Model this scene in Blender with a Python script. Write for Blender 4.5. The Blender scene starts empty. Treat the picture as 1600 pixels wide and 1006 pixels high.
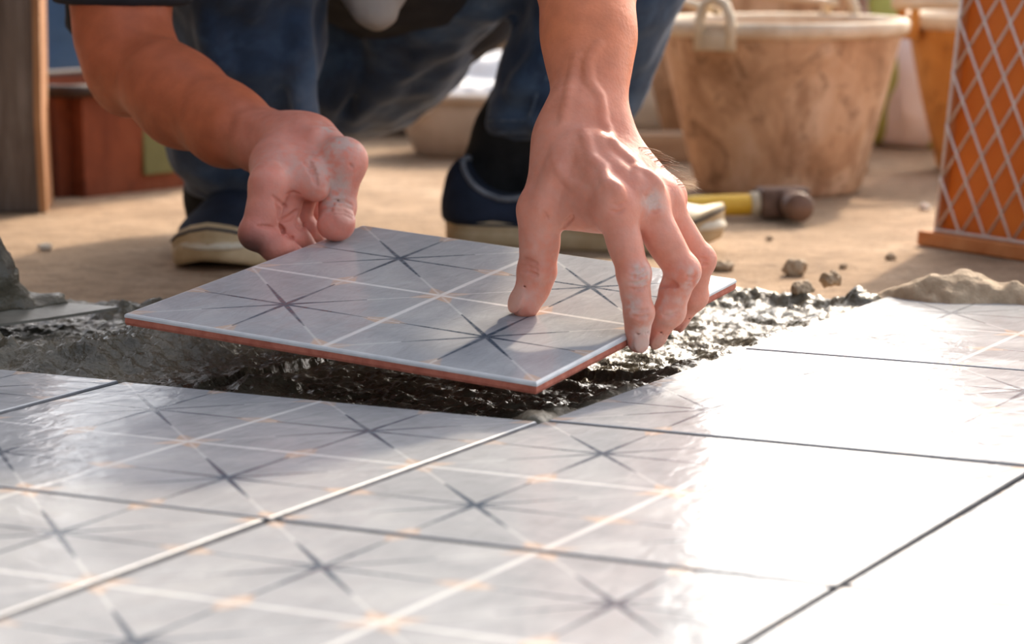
import bpy, bmesh, math, random
import numpy as np
from mathutils import Vector, Matrix

random.seed(7)
RNG = np.random.default_rng(7)
SC = bpy.context.scene
COL = SC.collection

# ------------------------------------------------------------------ camera
CAM_H, PITCH, FPX = 0.30677608, 0.150312689, 4410.14
cd = bpy.data.cameras.new('camera')
cam = bpy.data.objects.new('camera', cd); COL.objects.link(cam)
cam.location = (0, 0, CAM_H)
cam.rotation_euler = (math.pi / 2 - PITCH, 0, 0)
cd.sensor_width = 36.0
cd.lens = FPX / 1600 * 36.0
cd.clip_start = 0.05
cd.dof.use_dof = True
cd.dof.focus_distance = 1.86
cd.dof.aperture_fstop = 8.5
SC.camera = cam

# ------------------------------------------------------------------ sky, sun, exposure
SUN_AZ, SUN_EL = math.radians(23), math.radians(35)      # azimuth from +Y towards +X
w = bpy.data.worlds.new('sky'); SC.world = w; w.use_nodes = True
nt = w.node_tree; nt.nodes.clear()
out = nt.nodes.new('ShaderNodeOutputWorld'); bg = nt.nodes.new('ShaderNodeBackground')
sky = nt.nodes.new('ShaderNodeTexSky'); sky.sky_type = 'NISHITA'; sky.sun_disc = False
sky.sun_elevation = SUN_EL; sky.sun_rotation = SUN_AZ
sky.air_density = 1.0; sky.dust_density = 4.0; sky.ozone_density = 1.0
hs = nt.nodes.new('ShaderNodeHueSaturation'); hs.inputs['Saturation'].default_value = 0.55      # hazy, washed-out sky
nt.links.new(sky.outputs[0], hs.inputs['Color']); nt.links.new(hs.outputs[0], bg.inputs[0]); nt.links.new(bg.outputs[0], out.inputs[0])
bg.inputs[1].default_value = 0.33
sd = bpy.data.lights.new('sun', 'SUN'); so = bpy.data.objects.new('sun', sd); COL.objects.link(so)
sdir = Vector((math.sin(SUN_AZ) * math.cos(SUN_EL), math.cos(SUN_AZ) * math.cos(SUN_EL), math.sin(SUN_EL)))
so.rotation_euler = sdir.to_track_quat('Z', 'Y').to_euler()
so.location = sdir * 6
sd.energy = 4.0; sd.angle = math.radians(2.0); sd.color = (1.0, 0.83, 0.63)
SC.view_settings.view_transform = 'Standard'; SC.view_settings.look = 'None'
SC.view_settings.gamma = 1.0; SC.view_settings.use_curve_mapping = False
SC.view_settings.exposure = 0.22

# ------------------------------------------------------------------ helpers
CP, SP = math.cos(PITCH), math.sin(PITCH)
def P(px, py, Y):
    """world point seen at photo position (px,py) and standing at distance Y"""
    dx, dz = (px - 800) / FPX, (503 - py) / FPX
    D = np.array([dx, CP + dz * SP, -SP + dz * CP])
    return np.array([0, 0, CAM_H]) + D * (Y / D[1])
GZ = -0.022
def G(px, py, z=GZ):
    dx, dz = (px - 800) / FPX, (503 - py) / FPX
    D = np.array([dx, CP + dz * SP, -SP + dz * CP])
    return np.array([0, 0, CAM_H]) + D * ((z - CAM_H) / D[2])
def unit(v):
    v = np.asarray(v, float); return v / (np.linalg.norm(v) + 1e-12)

def tag(o, label=None, cat=None, group=None, kind=None):
    if label: o['label'] = label
    if cat: o['category'] = cat
    if group: o['group'] = group
    if kind: o['kind'] = kind
    return o
def empty(name, loc=(0, 0, 0), label=None, cat=None, group=None):
    o = bpy.data.objects.new(name, None); COL.objects.link(o); o.location = loc
    o.empty_display_size = 0.05
    return tag(o, label, cat, group)
def link(name, me, mat=None, parent=None, smooth=True):
    o = bpy.data.objects.new(name, me); COL.objects.link(o)
    if mat is not None:
        for m in (mat if isinstance(mat, (list, tuple)) else [mat]): me.materials.append(m)
    if smooth: me.shade_smooth()
    if parent is not None:
        o.parent = parent
        o.matrix_parent_inverse = Matrix.Translation(parent.location).inverted() if parent.parent is None else parent.matrix_parent_inverse.copy()
    return o
def mesh_np(name, V, F):
    me = bpy.data.meshes.new(name)
    V = np.asarray(V, np.float32); F = np.asarray(F, np.int32)
    n = F.shape[1]
    me.vertices.add(len(V)); me.vertices.foreach_set('co', V.ravel())
    me.loops.add(F.size); me.loops.foreach_set('vertex_index', F.ravel())
    me.polygons.add(len(F)); me.polygons.foreach_set('loop_start', np.arange(0, F.size, n, dtype=np.int32))
    me.update(calc_edges=True); me.validate()
    return me
def bm_mesh(name, bm):
    me = bpy.data.meshes.new(name); bm.normal_update(); bm.to_mesh(me); bm.free(); return me
def bm_box(bm, c, s, M=None, bev=0.0):
    r = bmesh.ops.create_cube(bm, size=1.0)
    vs = r['verts']
    bmesh.ops.scale(bm, vec=s, verts=vs)
    if bev:
        es = list({e for v in vs for e in v.link_edges})
        rr = bmesh.ops.bevel(bm, geom=es, offset=bev, segments=2, affect='EDGES', profile=0.6)
        vs = list({v for f in rr['faces'] for v in f.verts} | set(v for v in vs if v.is_valid))
    bmesh.ops.translate(bm, vec=c, verts=vs)
    if M is not None: bmesh.ops.transform(bm, matrix=M, verts=vs)
    return vs
def bm_tube(bm, pts, rad, seg=10, close=False, cap=True):
    """tube along pts; rad number or list"""
    pts = [Vector(p) for p in pts]; n = len(pts)
    rad = [rad] * n if not hasattr(rad, '__len__') else rad
    rings = []; up = None
    for i, p in enumerate(pts):
        if close: t = (pts[(i + 1) % n] - pts[i - 1])
        else: t = pts[min(i + 1, n - 1)] - pts[max(i - 1, 0)]
        t.normalize()
        if up is None:
            up = Vector((0, 0, 1)) if abs(t.z) < .9 else Vector((1, 0, 0))
        a = t.cross(up).normalized(); b = a.cross(t).normalized(); up = b
        rings.append([bm.verts.new(p + (a * math.cos(k * 2 * math.pi / seg) + b * math.sin(k * 2 * math.pi / seg)) * rad[i]) for k in range(seg)])
    for i in range(n if close else n - 1):
        A, B = rings[i], rings[(i + 1) % n]
        for k in range(seg):
            bm.faces.new((A[k], B[k], B[(k + 1) % seg], A[(k + 1) % seg]))
    if cap and not close:
        bm.faces.new(rings[0]); bm.faces.new(list(reversed(rings[-1])))
    return bm
def bm_lathe(bm, prof, c=(0, 0, 0), seg=48):
    rings = []
    for r, z in prof:
        rings.append([bm.verts.new((c[0] + r * math.cos(2 * math.pi * k / seg), c[1] + r * math.sin(2 * math.pi * k / seg), c[2] + z)) for k in range(seg)])
    for A, B in zip(rings[:-1], rings[1:]):
        for k in range(seg): bm.faces.new((A[k], A[(k + 1) % seg], B[(k + 1) % seg], B[k]))
    return rings

# ---- vector noise
_perm = np.random.default_rng(3).permutation(256); _perm = np.r_[_perm, _perm]
_grad = np.random.default_rng(5).normal(size=(256, 3)); _grad /= np.linalg.norm(_grad, axis=1, keepdims=True)
def perlin(p):
    p = np.asarray(p, np.float64); i = np.floor(p).astype(int); f = p - i; i &= 255
    u = f * f * f * (f * (f * 6 - 15) + 10); res = 0
    for a in (0, 1):
        for b in (0, 1):
            for c in (0, 1):
                h = _perm[_perm[_perm[(i[..., 0] + a) & 255] + ((i[..., 1] + b) & 255)] + ((i[..., 2] + c) & 255)]
                g = _grad[h]
                d = g[..., 0] * (f[..., 0] - a) + g[..., 1] * (f[..., 1] - b) + g[..., 2] * (f[..., 2] - c)
                wgt = (u[..., 0] if a else 1 - u[..., 0]) * (u[..., 1] if b else 1 - u[..., 1]) * (u[..., 2] if c else 1 - u[..., 2])
                res = res + wgt * d
    return res
def fbm(p, o=4, g=.5):
    s = 0; a = 1
    for k in range(o): s = s + a * perlin(p * 2 ** k + 17.3 * k); a *= g
    return s

# ---- signed distance volumes
def smin(a, b, k):
    h = np.maximum(k - np.abs(a - b), 0) / k
    return np.minimum(a, b) - h * h * k * .25
class Vol:
    def __init__(s, lo, hi, h, arr=None):
        s.h = h; s.o = np.asarray(lo, float)
        s.n = np.ceil((np.asarray(hi, float) - s.o) / h).astype(int) + 1
        s.d = np.full(s.n, 0.05, np.float32) if arr is None else arr
    def sub(s, lo, hi):
        a = np.clip(np.floor((np.asarray(lo) - s.o) / s.h).astype(int), 0, s.n)
        b = np.clip(np.ceil((np.asarray(hi) - s.o) / s.h).astype(int) + 1, 0, s.n)
        return a, b
    def grid(s, a, b):
        ax = [(np.arange(a[i], b[i]) * s.h + s.o[i]).astype(np.float32) for i in range(3)]
        return ax[0][:, None, None], ax[1][None, :, None], ax[2][None, None, :]
    def op(s, lo, hi, fn, k, mode='add'):
        a, b = s.sub(lo, hi)
        if np.any(b <= a): return
        X, Y, Z = s.grid(a, b)
        v = fn(X, Y, Z)
        sl = tuple(slice(a[i], b[i]) for i in range(3))
        cur = s.d[sl]
        kk = k(X, Y, Z) if callable(k) else k
        if mode == 'add': s.d[sl] = smin(cur, v, kk)
        else: s.d[sl] = -smin(-cur, v, kk)
    def cone(s, A, B, ra, rb, k=.004, flat=None, mode='add', pad=None):
        """tapered capsule; flat=(axis, factor) thins it along an axis"""
        A = np.asarray(A, float); B = np.asarray(B, float); R = max(ra, rb)
        pad = pad if pad is not None else (k if not callable(k) else .02) + .003
        lo = np.minimum(A, B) - R - pad; hi = np.maximum(A, B) + R + pad
        ba = (B - A).astype(np.float32); L2 = float(ba @ ba) + 1e-12
        def fn(X, Y, Z):
            x, y, z = X - A[0], Y - A[1], Z - A[2]
            t = np.clip((x * ba[0] + y * ba[1] + z * ba[2]) / L2, 0, 1)
            x = x - t * ba[0]; y = y - t * ba[1]; z = z - t * ba[2]
            q = x * x + y * y + z * z
            if flat is not None:
                n, fct = flat
                dn = x * n[0] + y * n[1] + z * n[2]
                q = q + dn * dn * (1 / fct ** 2 - 1)
                return (np.sqrt(q) - (ra + (rb - ra) * t)) * (0.5 + 0.5 * fct)
            return np.sqrt(q) - (ra + (rb - ra) * t)
        s.op(lo, hi, fn, k, mode)
    def ell(s, c, R, axes=None, k=.004, mode='add', pad=None):
        c = np.asarray(c, float); R = np.asarray(R, float)
        M = np.eye(3) if axes is None else np.asarray(axes, float)     # rows = axes
        m = R.max() + (pad if pad is not None else k + .003)
        def fn(X, Y, Z):
            x, y, z = X - c[0], Y - c[1], Z - c[2]
            q = [M[i, 0] * x + M[i, 1] * y + M[i, 2] * z for i in range(3)]
            k0 = np.sqrt(sum((q[i] / R[i]) ** 2 for i in range(3)))
            k1 = np.sqrt(sum((q[i] / R[i] ** 2) ** 2 for i in range(3))) + 1e-6
            return k0 * (k0 - 1) / k1
        s.op(c - m, c + m, fn, k, mode)
    def chain(s, pts, rad, k=.004, flat=None):
        for i in range(len(pts) - 1): s.cone(pts[i], pts[i + 1], rad[i], rad[i + 1], k, flat)
    def at(s, q):
        i = (np.asarray(q) - s.o) / s.h; b = np.floor(i).astype(int); f = i - b; r = 0.0
        if np.any(b < 0) or np.any(b + 1 >= s.n): return .05
        for a in (0, 1):
            for c in (0, 1):
                for e in (0, 1):
                    r += s.d[b[0] + a, b[1] + c, b[2] + e] * (f[0] if a else 1 - f[0]) * (f[1] if c else 1 - f[1]) * (f[2] if e else 1 - f[2])
        return r
    def hit(s, px, py):
        """point of the modelled surface seen at a photo position, and its outward normal"""
        for Y in np.arange(s.o[1], s.o[1] + s.n[1] * s.h, .0006):
            q = P(px, py, Y)
            if s.at(q) < 0:
                e = .0015
                g = np.array([s.at(q + np.eye(3)[i] * e) - s.at(q - np.eye(3)[i] * e) for i in range(3)])
                return q, unit(g)
        return None
    def stroke(s, path, r, lift=0.0, k=.003, mode='add', n=4):
        """vein, tendon (add) or crease (sub) following the surface through photo positions"""
        P_ = []
        for (a, b) in zip(path[:-1], path[1:]):
            for t in np.linspace(0, 1, n, endpoint=False): P_.append((a[0] + (b[0] - a[0]) * t, a[1] + (b[1] - a[1]) * t))
        P_.append(path[-1])
        pts = []
        for p in P_:
            hh = s.hit(*p)
            if hh is None: pts.append(None)
            else: pts.append(hh[0] + hh[1] * lift)
        m = len(pts)
        for i in range(m - 1):
            if pts[i] is None or pts[i + 1] is None or np.linalg.norm(pts[i] - pts[i + 1]) > .02: continue
            ra = r * (.45 + .55 * math.sin(math.pi * (i + .5) / m)) if mode == 'sub' else r
            s.cone(pts[i], pts[i + 1], ra, ra, k, mode=mode)
    def merge(s, o, k):
        """union a sub volume that shares the lattice"""
        a = np.round((o.o - s.o) / s.h).astype(int); b = a + o.n
        a2 = np.maximum(a, 0); b2 = np.minimum(b, s.n)
        if np.any(b2 <= a2): return
        sl = tuple(slice(a2[i], b2[i]) for i in range(3)); so_ = tuple(slice(a2[i] - a[i], b2[i] - a[i]) for i in range(3))
        X, Y, Z = s.grid(a2, b2)
        kk = k(X, Y, Z) if callable(k) else k
        s.d[sl] = smin(s.d[sl], o.d[so_], kk)
    def child(s, lo, hi):
        a = np.floor((np.asarray(lo) - s.o) / s.h).astype(int)
        b = np.ceil((np.asarray(hi) - s.o) / s.h).astype(int)
        return Vol(s.o + a * s.h, s.o + b * s.h - s.h * .5, s.h)
    def coords(s):
        X, Y, Z = s.grid((0, 0, 0), s.n)
        return np.stack(np.broadcast_arrays(X, Y, Z), -1)
    def nets(s, relax=1):
        d = s.d; neg = d < 0
        c = np.zeros(np.array(d.shape) - 1, np.int8)
        for i in (0, 1):
            for j in (0, 1):
                for k in (0, 1):
                    c += neg[i:d.shape[0] - 1 + i, j:d.shape[1] - 1 + j, k:d.shape[2] - 1 + k]
        act = (c > 0) & (c < 8)
        idx = np.argwhere(act)
        cor = np.array([(i, j, k) for i in (0, 1) for j in (0, 1) for k in (0, 1)])
        val = np.stack([d[idx[:, 0] + q[0], idx[:, 1] + q[1], idx[:, 2] + q[2]] for q in cor], 1)
        acc = np.zeros((len(idx), 3)); cnt = np.zeros(len(idx))
        for i in range(8):
            for j in range(i + 1, 8):
                if np.abs(cor[i] - cor[j]).sum() != 1: continue
                m = (val[:, i] < 0) != (val[:, j] < 0)
                t = val[m, i] / (val[m, i] - val[m, j])
                acc[m] += cor[i] + t[:, None] * (cor[j] - cor[i]); cnt[m] += 1
        V = (idx + acc / cnt[:, None]) * s.h + s.o
        vid = np.full(act.shape, -1, np.int32); vid[act] = np.arange(len(idx))
        Q = []
        for ax in range(3):
            u, v = (ax + 1) % 3, (ax + 2) % 3
            sa = [slice(None)] * 3; sb = [slice(None)] * 3
            sa[ax] = slice(0, -1); sb[ax] = slice(1, None)
            n0, n1 = neg[tuple(sa)], neg[tuple(sb)]
            e = np.argwhere(n0 != n1)
            ok = (e[:, u] >= 1) & (e[:, v] >= 1) & (e[:, u] < d.shape[u] - 1) & (e[:, v] < d.shape[v] - 1)
            e = e[ok]
            du = np.zeros(3, int); dv = np.zeros(3, int); du[u] = 1; dv[v] = 1
            g = lambda q: vid[q[:, 0], q[:, 1], q[:, 2]]
            q = np.stack([g(e - du - dv), g(e - dv), g(e), g(e - du)], 1)
            fl = ~n0[e[:, 0], e[:, 1], e[:, 2]]
            q[fl] = q[fl][:, ::-1]
            Q.append(q)
        F = np.concatenate(Q); F = F[(F >= 0).all(1)]
        for _ in range(relax):
            S = np.zeros_like(V); C = np.zeros(len(V))
            for a_, b_ in ((0, 1), (1, 2), (2, 3), (3, 0)):
                for p_, q_ in ((a_, b_), (b_, a_)):
                    for ax in range(3): S[:, ax] += np.bincount(F[:, p_], V[F[:, q_], ax], len(V))
                    C += np.bincount(F[:, p_], minlength=len(V))
            V = V * .5 + .5 * S / np.maximum(C, 1)[:, None]
        return V, F

def set_color(me, rgb):
    at = me.color_attributes.new('tint', 'FLOAT_COLOR', 'POINT')
    a = np.ones((len(rgb), 4), np.float32); a[:, :3] = rgb
    at.data.foreach_set('color', a.ravel())

# ------------------------------------------------------------------ materials
class MT:
    """thin node builder"""
    def __init__(s, name, rough=.6, spec=.5):
        s.m = bpy.data.materials.new(name); s.m.use_nodes = True
        s.t = s.m.node_tree; s.b = s.t.nodes['Principled BSDF']
        s.b.inputs['Roughness'].default_value = rough
        s.b.inputs['Specular IOR Level'].default_value = spec
        s.tc = s.t.nodes.new('ShaderNodeTexCoord')
    def put(s, sock, v):
        if isinstance(v, bpy.types.NodeSocket): s.t.links.new(v, sock)
        elif hasattr(v, '__len__') and len(v) == 3 and sock.type == 'RGBA': sock.default_value = (*v, 1)
        else: sock.default_value = v
    def math(s, op, a, b=0.0, c=None, clamp=False):
        n = s.t.nodes.new('ShaderNodeMath'); n.operation = op; n.use_clamp = clamp
        s.put(n.inputs[0], a); s.put(n.inputs[1], b)
        if c is not None: s.put(n.inputs[2], c)
        return n.outputs[0]
    def coord(s, which='Object', scale=(1, 1, 1), rot=(0, 0, 0)):
        mp = s.t.nodes.new('ShaderNodeMapping'); mp.inputs['Scale'].default_value = scale; mp.inputs['Rotation'].default_value = rot
        s.t.links.new(s.tc.outputs[which], mp.inputs[0]); return mp.outputs[0]
    def noise(s, scale, detail=4, rough=.55, vec=None, dist=0.0, col=False):
        n = s.t.nodes.new('ShaderNodeTexNoise'); n.inputs['Scale'].default_value = scale; n.inputs['Detail'].default_value = detail
        n.inputs['Roughness'].default_value = rough; n.inputs['Distortion'].default_value = dist
        s.t.links.new(vec if vec is not None else s.tc.outputs['Object'], n.inputs['Vector'])
        return n.outputs['Color' if col else 'Fac']
    def vor(s, scale, vec=None, feat='F1'):
        n = s.t.nodes.new('ShaderNodeTexVoronoi'); n.inputs['Scale'].default_value = scale; n.feature = feat
        s.t.links.new(vec if vec is not None else s.tc.outputs['Object'], n.inputs['Vector']); return n.outputs['Distance']
    def ramp(s, fac, stops):
        n = s.t.nodes.new('ShaderNodeValToRGB'); e = n.color_ramp.elements
        while len(e) < len(stops): e.new(0.5)
        for q, (p, c) in zip(e, stops): q.position = p; q.color = (*c, 1) if len(c) == 3 else c
        s.put(n.inputs[0], fac); return n.outputs[0]
    def mix(s, fac, a, b, mode='MIX'):
        n = s.t.nodes.new('ShaderNodeMix'); n.data_type = 'RGBA'; n.blend_type = mode
        s.put(n.inputs[0], fac); s.put(n.inputs[6], a); s.put(n.inputs[7], b); return n.outputs[2]
    def attr(s, name):
        n = s.t.nodes.new('ShaderNodeAttribute'); n.attribute_name = name; return n.outputs['Color']
    def color(s, v): s.put(s.b.inputs['Base Color'], v); return s
    def rough(s, v): s.put(s.b.inputs['Roughness'], v); return s
    def bump(s, h, strength=.3, dist=.002):
        n = s.t.nodes.new('ShaderNodeBump'); n.inputs['Strength'].default_value = strength; n.inputs['Distance'].default_value = dist
        s.put(n.inputs['Height'], h)
        if s.b.inputs['Normal'].is_linked: s.t.links.new(s.b.inputs['Normal'].links[0].from_socket, n.inputs['Normal'])
        s.t.links.new(n.outputs[0], s.b.inputs['Normal']); return s
def simple(name, c1, c2, scale=30, rough=.7, bump=.2, bscale=None, bdist=.002, spec=.4, p=(.35, .7)):
    m = MT(name, rough, spec)
    m.color(m.ramp(m.noise(scale, 5, .6), [(p[0], c1), (p[1], c2)]))
    if bump: m.bump(m.noise(bscale or scale * 3, 4), bump, bdist)
    return m.m

M = {}
# printed star tile: local xy in metres, tile 0.3 m, two by two motifs
def tile_material():
    m = MT('glazed_tile', .2, .42)
    sep = m.t.nodes.new('ShaderNodeSeparateXYZ'); m.t.links.new(m.tc.outputs['Object'], sep.inputs[0])
    def fold(c):     # -> |p| in 0..1 measured from motif centre
        q = m.math('DIVIDE', m.math('ADD', c, .3), .15)
        q = m.math('FRACT', q)
        return m.math('ABSOLUTE', m.math('SUBTRACT', m.math('MULTIPLY', q, 2.0), 1.0))
    x, y = fold(sep.outputs[0]), fold(sep.outputs[1])
    a = m.math('MAXIMUM', x, y); b = m.math('MINIMUM', x, y)
    c = m.math('MULTIPLY', m.math('ADD', a, b), .70711); d = m.math('MULTIPLY', m.math('SUBTRACT', a, b), .70711)
    worn = m.math('MULTIPLY', m.ramp(m.noise(38, 6, .7), [(.30, (0, 0, 0)), (.58, (1, 1, 1))]), .9)
    lt = lambda p, q: m.math('LESS_THAN', p, q)
    soft = lambda val, width: m.math('MULTIPLY', m.math('ADD', val, width), 1 / (2 * width), clamp=True)
    sm = lambda p, q, wd=.008: soft(m.math('SUBTRACT', q, p), wd)
    # dark rays
    ax = sm(b, m.math('ADD', m.math('MULTIPLY', m.math('SUBTRACT', 1.0, m.math('DIVIDE', a, .84)), .017), .008))
    dg = sm(d, m.math('ADD', m.math('MULTIPLY', m.math('SUBTRACT', 1.0, m.math('DIVIDE', c, .74)), .017), .008))
    ax = m.math('MULTIPLY', ax, lt(a, .84)); dg = m.math('MULTIPLY', dg, lt(c, .74))
    star = m.math('MULTIPLY', m.math('MAXIMUM', ax, dg), m.math('ADD', m.math('MULTIPLY', worn, .8), .40), clamp=True)
    # white joints and diagonal lines
    ed = sm(.975, a, .008)
    dl = m.math('MULTIPLY', sm(d, .012, .008), m.math('GREATER_THAN', c, .62))
    al = m.math('MULTIPLY', sm(b, .012, .008), m.math('GREATER_THAN', a, .78))
    white = m.math('MAXIMUM', m.math('MULTIPLY', ed, .6), m.math('MULTIPLY', m.math('MAXIMUM', dl, al), .28), clamp=True)
    # orange arrow tips
    o1 = m.math('MULTIPLY', sm(b, m.math('MULTIPLY', m.math('SUBTRACT', a, .76), .48), .012), m.math('GREATER_THAN', a, .77))
    o2 = m.math('MULTIPLY', sm(d, m.math('MULTIPLY', m.math('SUBTRACT', c, 1.12), .42), .012), m.math('GREATER_THAN', c, 1.13))
    org = m.math('MULTIPLY', m.math('MAXIMUM', o1, o2), m.math('ADD', m.math('MULTIPLY', worn, .40), .06), clamp=True)
    base = m.ramp(m.noise(14, 8, .68, dist=.6), [(.28, (.29, .30, .315)), (.5, (.37, .38, .395)), (.72, (.46, .468, .47))])
    base = m.mix(m.math('MULTIPLY', m.ramp(m.noise(160, 3, .6), [(.45, (0, 0, 0)), (.7, (1, 1, 1))]), .18), base, (.33, .34, .35))
    col = m.mix(org, base, (.72, .42, .21)); col = m.mix(white, col, (.80, .80, .79)); col = m.mix(star, col, (.075, .095, .125))
    m.color(col)
    smear = m.noise(9, 6, .65, m.coord('Object', (1, 2.6, 1), (0, 0, .5)), dist=1.2)
    m.rough(m.math('ADD', m.math('MULTIPLY', smear, .30), .06, clamp=True))
    rip = m.noise(75, 3, .55, m.coord('Object', (1, .42, 1), (0, 0, -.35)), dist=.5)
    m.bump(rip, .55, .0018)
    m.bump(m.noise(8, 2), .25, .004)
    return m.m
M['tile'] = tile_material()
M['clay'] = simple('red_clay', (.36, .10, .062), (.52, .17, .11), 120, .85, .3, 400, .0008)
M['rim'] = simple('glaze_rim', (.52, .53, .54), (.66, .66, .65), 60, .5, 0)

M['joint'] = simple('cement_stained_edge', (.12, .12, .125), (.20, .20, .205), 80, .8, .2)
def skin_material():
    m = MT('skin', .42, .4)
    base = m.attr('tint')
    base = m.mix(.35, base, m.mix(m.ramp(m.noise(55, 6, .65), [(.3, (0, 0, 0)), (.7, (1, 1, 1))]), m.mix(1.0, base, (.78, .66, .62), 'MULTIPLY'), m.mix(1.0, base, (1.12, 1.08, 1.05), 'MULTIPLY')))
    m.color(base)
    m.b.inputs['Subsurface Weight'].default_value = .18
    m.b.inputs['Subsurface Radius'].default_value = (1.0, .35, .2)
    m.b.inputs['Subsurface Scale'].default_value = .004
    m.rough(m.math('ADD', m.math('MULTIPLY', m.noise(90, 3), .3), .38))
    m.bump(m.vor(420), .22, .0005)
    m.bump(m.noise(170, 5, .65), .35, .0009)
    m.bump(m.noise(60, 2), .2, .0012)
    return m.m
M['skin'] = skin_material()
def denim_material():
    m = MT('denim', .85, .25)
    n1 = m.noise(11, 6, .62, dist=.4)
    col = m.ramp(n1, [(.30, (.007, .013, .028)), (.48, (.018, .038, .080)), (.62, (.055, .100, .175)), (.80, (.16, .21, .29))])
    dust = m.ramp(m.noise(5.5, 5, .6), [(.55, (0, 0, 0)), (.8, (1, 1, 1))])
    col = m.mix(m.math('MULTIPLY', dust, .45), col, (.16, .13, .10))
    m.color(col)
    m.b.inputs['Sheen Weight'].default_value = .25; m.b.inputs['Sheen Roughness'].default_value = .5
    m.bump(m.noise(900, 2), .3, .0006)
    m.bump(m.noise(45, 4, .6, m.coord('Object', (1, 1, .45))), .35, .004)
    return m.m
M['denim'] = denim_material()
M['seam'] = simple('denim_seam', (.05, .08, .13), (.16, .21, .28), 140, .85, .3)
M['shirt'] = simple('navy_shirt', (.010, .011, .016), (.022, .024, .034), 40, .9, .3, 500, .001)
M['shirt_grey'] = simple('pale_cloth', (.30, .27, .25), (.42, .39, .36), 25, .9, .3, 400, .001)
M['sock'] = simple('black_sock', (.006, .006, .006), (.016, .016, .016), 60, .95, .4, 700, .001)
M['canvas'] = simple('navy_canvas', (.007, .012, .026), (.020, .030, .058), 24, .85, .3, 900, .0006)
M['rubber'] = simple('aged_rubber', (.44, .31, .16), (.66, .52, .32), 26, .6, .2, 80, .001)
M['rubber_toe'] = simple('toe_rubber', (.58, .50, .36), (.78, .72, .58), 30, .5, .15, 90, .001)
M['piping'] = simple('grey_piping', (.12, .13, .15), (.22, .24, .27), 60, .8, 0)
M['arm_hair'] = simple('brown_arm_hair', (.16, .06, .02), (.26, .11, .04), 80, .5, 0)
M['hair'] = simple('dark_hair', (.010, .008, .006), (.03, .02, .014), 80, .6, .5, 200)
M['steel'] = simple('steel', (.42, .43, .44), (.55, .56, .57), 60, .35, .1)
M['steel'].node_tree.nodes['Principled BSDF'].inputs['Metallic'].default_value = .9

def mortar_material():
    m = MT('wet_mortar', .4, .38)
    n = m.noise(16, 6, .6)
    m.color(m.ramp(n, [(.3, (.055, .048, .033)), (.5, (.100, .088, .062)), (.72, (.20, .17, .12))]))
    wet = m.noise(13, 4, .6)
    m.rough(m.ramp(wet, [(.38, (.09, .09, .09)), (.62, (.42, .42, .42))]))
    m.bump(m.noise(240, 4, .62), .55, .0026)
    m.bump(m.vor(300), .25, .0018)
    return m.m
M['mortar'] = mortar_material()
def ground_material():
    m = MT('dusty_concrete', .9, .25)
    a = m.noise(5, 8, .62); b = m.noise(42, 6, .7)
    col = m.ramp(a, [(.3, (.27, .175, .100)), (.52, (.43, .29, .180)), (.75, (.55, .40, .27))])
    col = m.mix(m.ramp(b, [(.47, (0, 0, 0)), (.68, (.65, .65, .65))]), col, (.16, .10, .06))
    col = m.mix(m.ramp(m.noise(210, 2), [(.62, (0, 0, 0)), (.70, (.5, .5, .5))]), col, (.50, .42, .31))
    m.color(col)
    m.bump(b, .7, .008); m.bump(m.noise(180, 5, .75), .7, .003)
    return m.m
M['ground'] = ground_material()

# ================================================================== structure: slab and laid tiles
bm = bmesh.new()
bmesh.ops.create_grid(bm, x_segments=60, y_segments=80, size=1.0)
for v in bm.verts: v.co = Vector((v.co.x * 6, 4.5 + v.co.y * 7.5, 0))
gm = bm_mesh('floor', bm)
floor = link('floor', gm, M['ground']); floor.location = (0, 0, GZ)
tag(floor, 'dusty tan concrete slab with pale star-printed tiles laid over its front', 'floor', kind='structure')

M['wall_wood'] = simple('dark_boards', (.06, .042, .030), (.13, .095, .07), 9, .85, .3)
wl = empty('shade_wall_left', (-1.15, 1.6, GZ), 'dark board wall added out of view to shade the left side of the arms', 'wall'); wl['kind'] = 'structure'  # unseen wall, added to block sky light from the left
bm = bmesh.new(); bm_box(bm, (0, 0, 1.3), (.03, .185, 2.6), None, .004); wbm = bm_mesh('board', bm); wbm.materials.append(M['wall_wood'])
for k in range(18):
    o = bpy.data.objects.new('board', wbm); COL.objects.link(o); o.parent = wl; o.location = (random.uniform(-.004, .004), -1.7 + .19 * k, 0)
T = 0.3
GA = -0.477940115
UX = np.array([math.cos(GA), math.sin(GA)]); VX = np.array([-math.sin(GA), math.cos(GA)])
GO = np.array([-0.11979496, 1.37381089])
def tile_bm(z_top, th=0.0085, g=0.0025, seg=1):
    """one tile: printed face with rounded arris, pale glaze rim, red clay body"""
    s = T / 2 - g
    prof = [(0, z_top), (0.0006, z_top - .0004), (0.0011, z_top - .0014), (0.0011, z_top - .0024), (0.0004, z_top - .0026), (0.0, z_top - th)]
    b = bmesh.new()
    mats = [1, 3, 3, 3, 3]
    rings = []
    for off, z in prof:
        o = s - .0011 + off
        rings.append([b.verts.new((sx * o, sy * o, z)) for sx, sy in ((-1, -1), (1, -1), (1, 1), (-1, 1))])
    f = b.faces.new(rings[0]); f.material_index = 0
    for i in range(len(rings) - 1):
        for k in range(4):
            f = b.faces.new((rings[i + 1][k], rings[i + 1][(k + 1) % 4], rings[i][(k + 1) % 4], rings[i][k])); f.material_index = mats[i]
    f = b.faces.new(list(reversed(rings[-1]))); f.material_index = 2
    return b
tm = bm_mesh('tile', tile_bm(0.0))
for m_ in ('tile', 'rim', 'clay', 'joint'): tm.materials.append(M[m_])
def laid(i, j):
    c = GO + (UX * (i + .5) + VX * (j + .5)) * T
    return c
first = True
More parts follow.
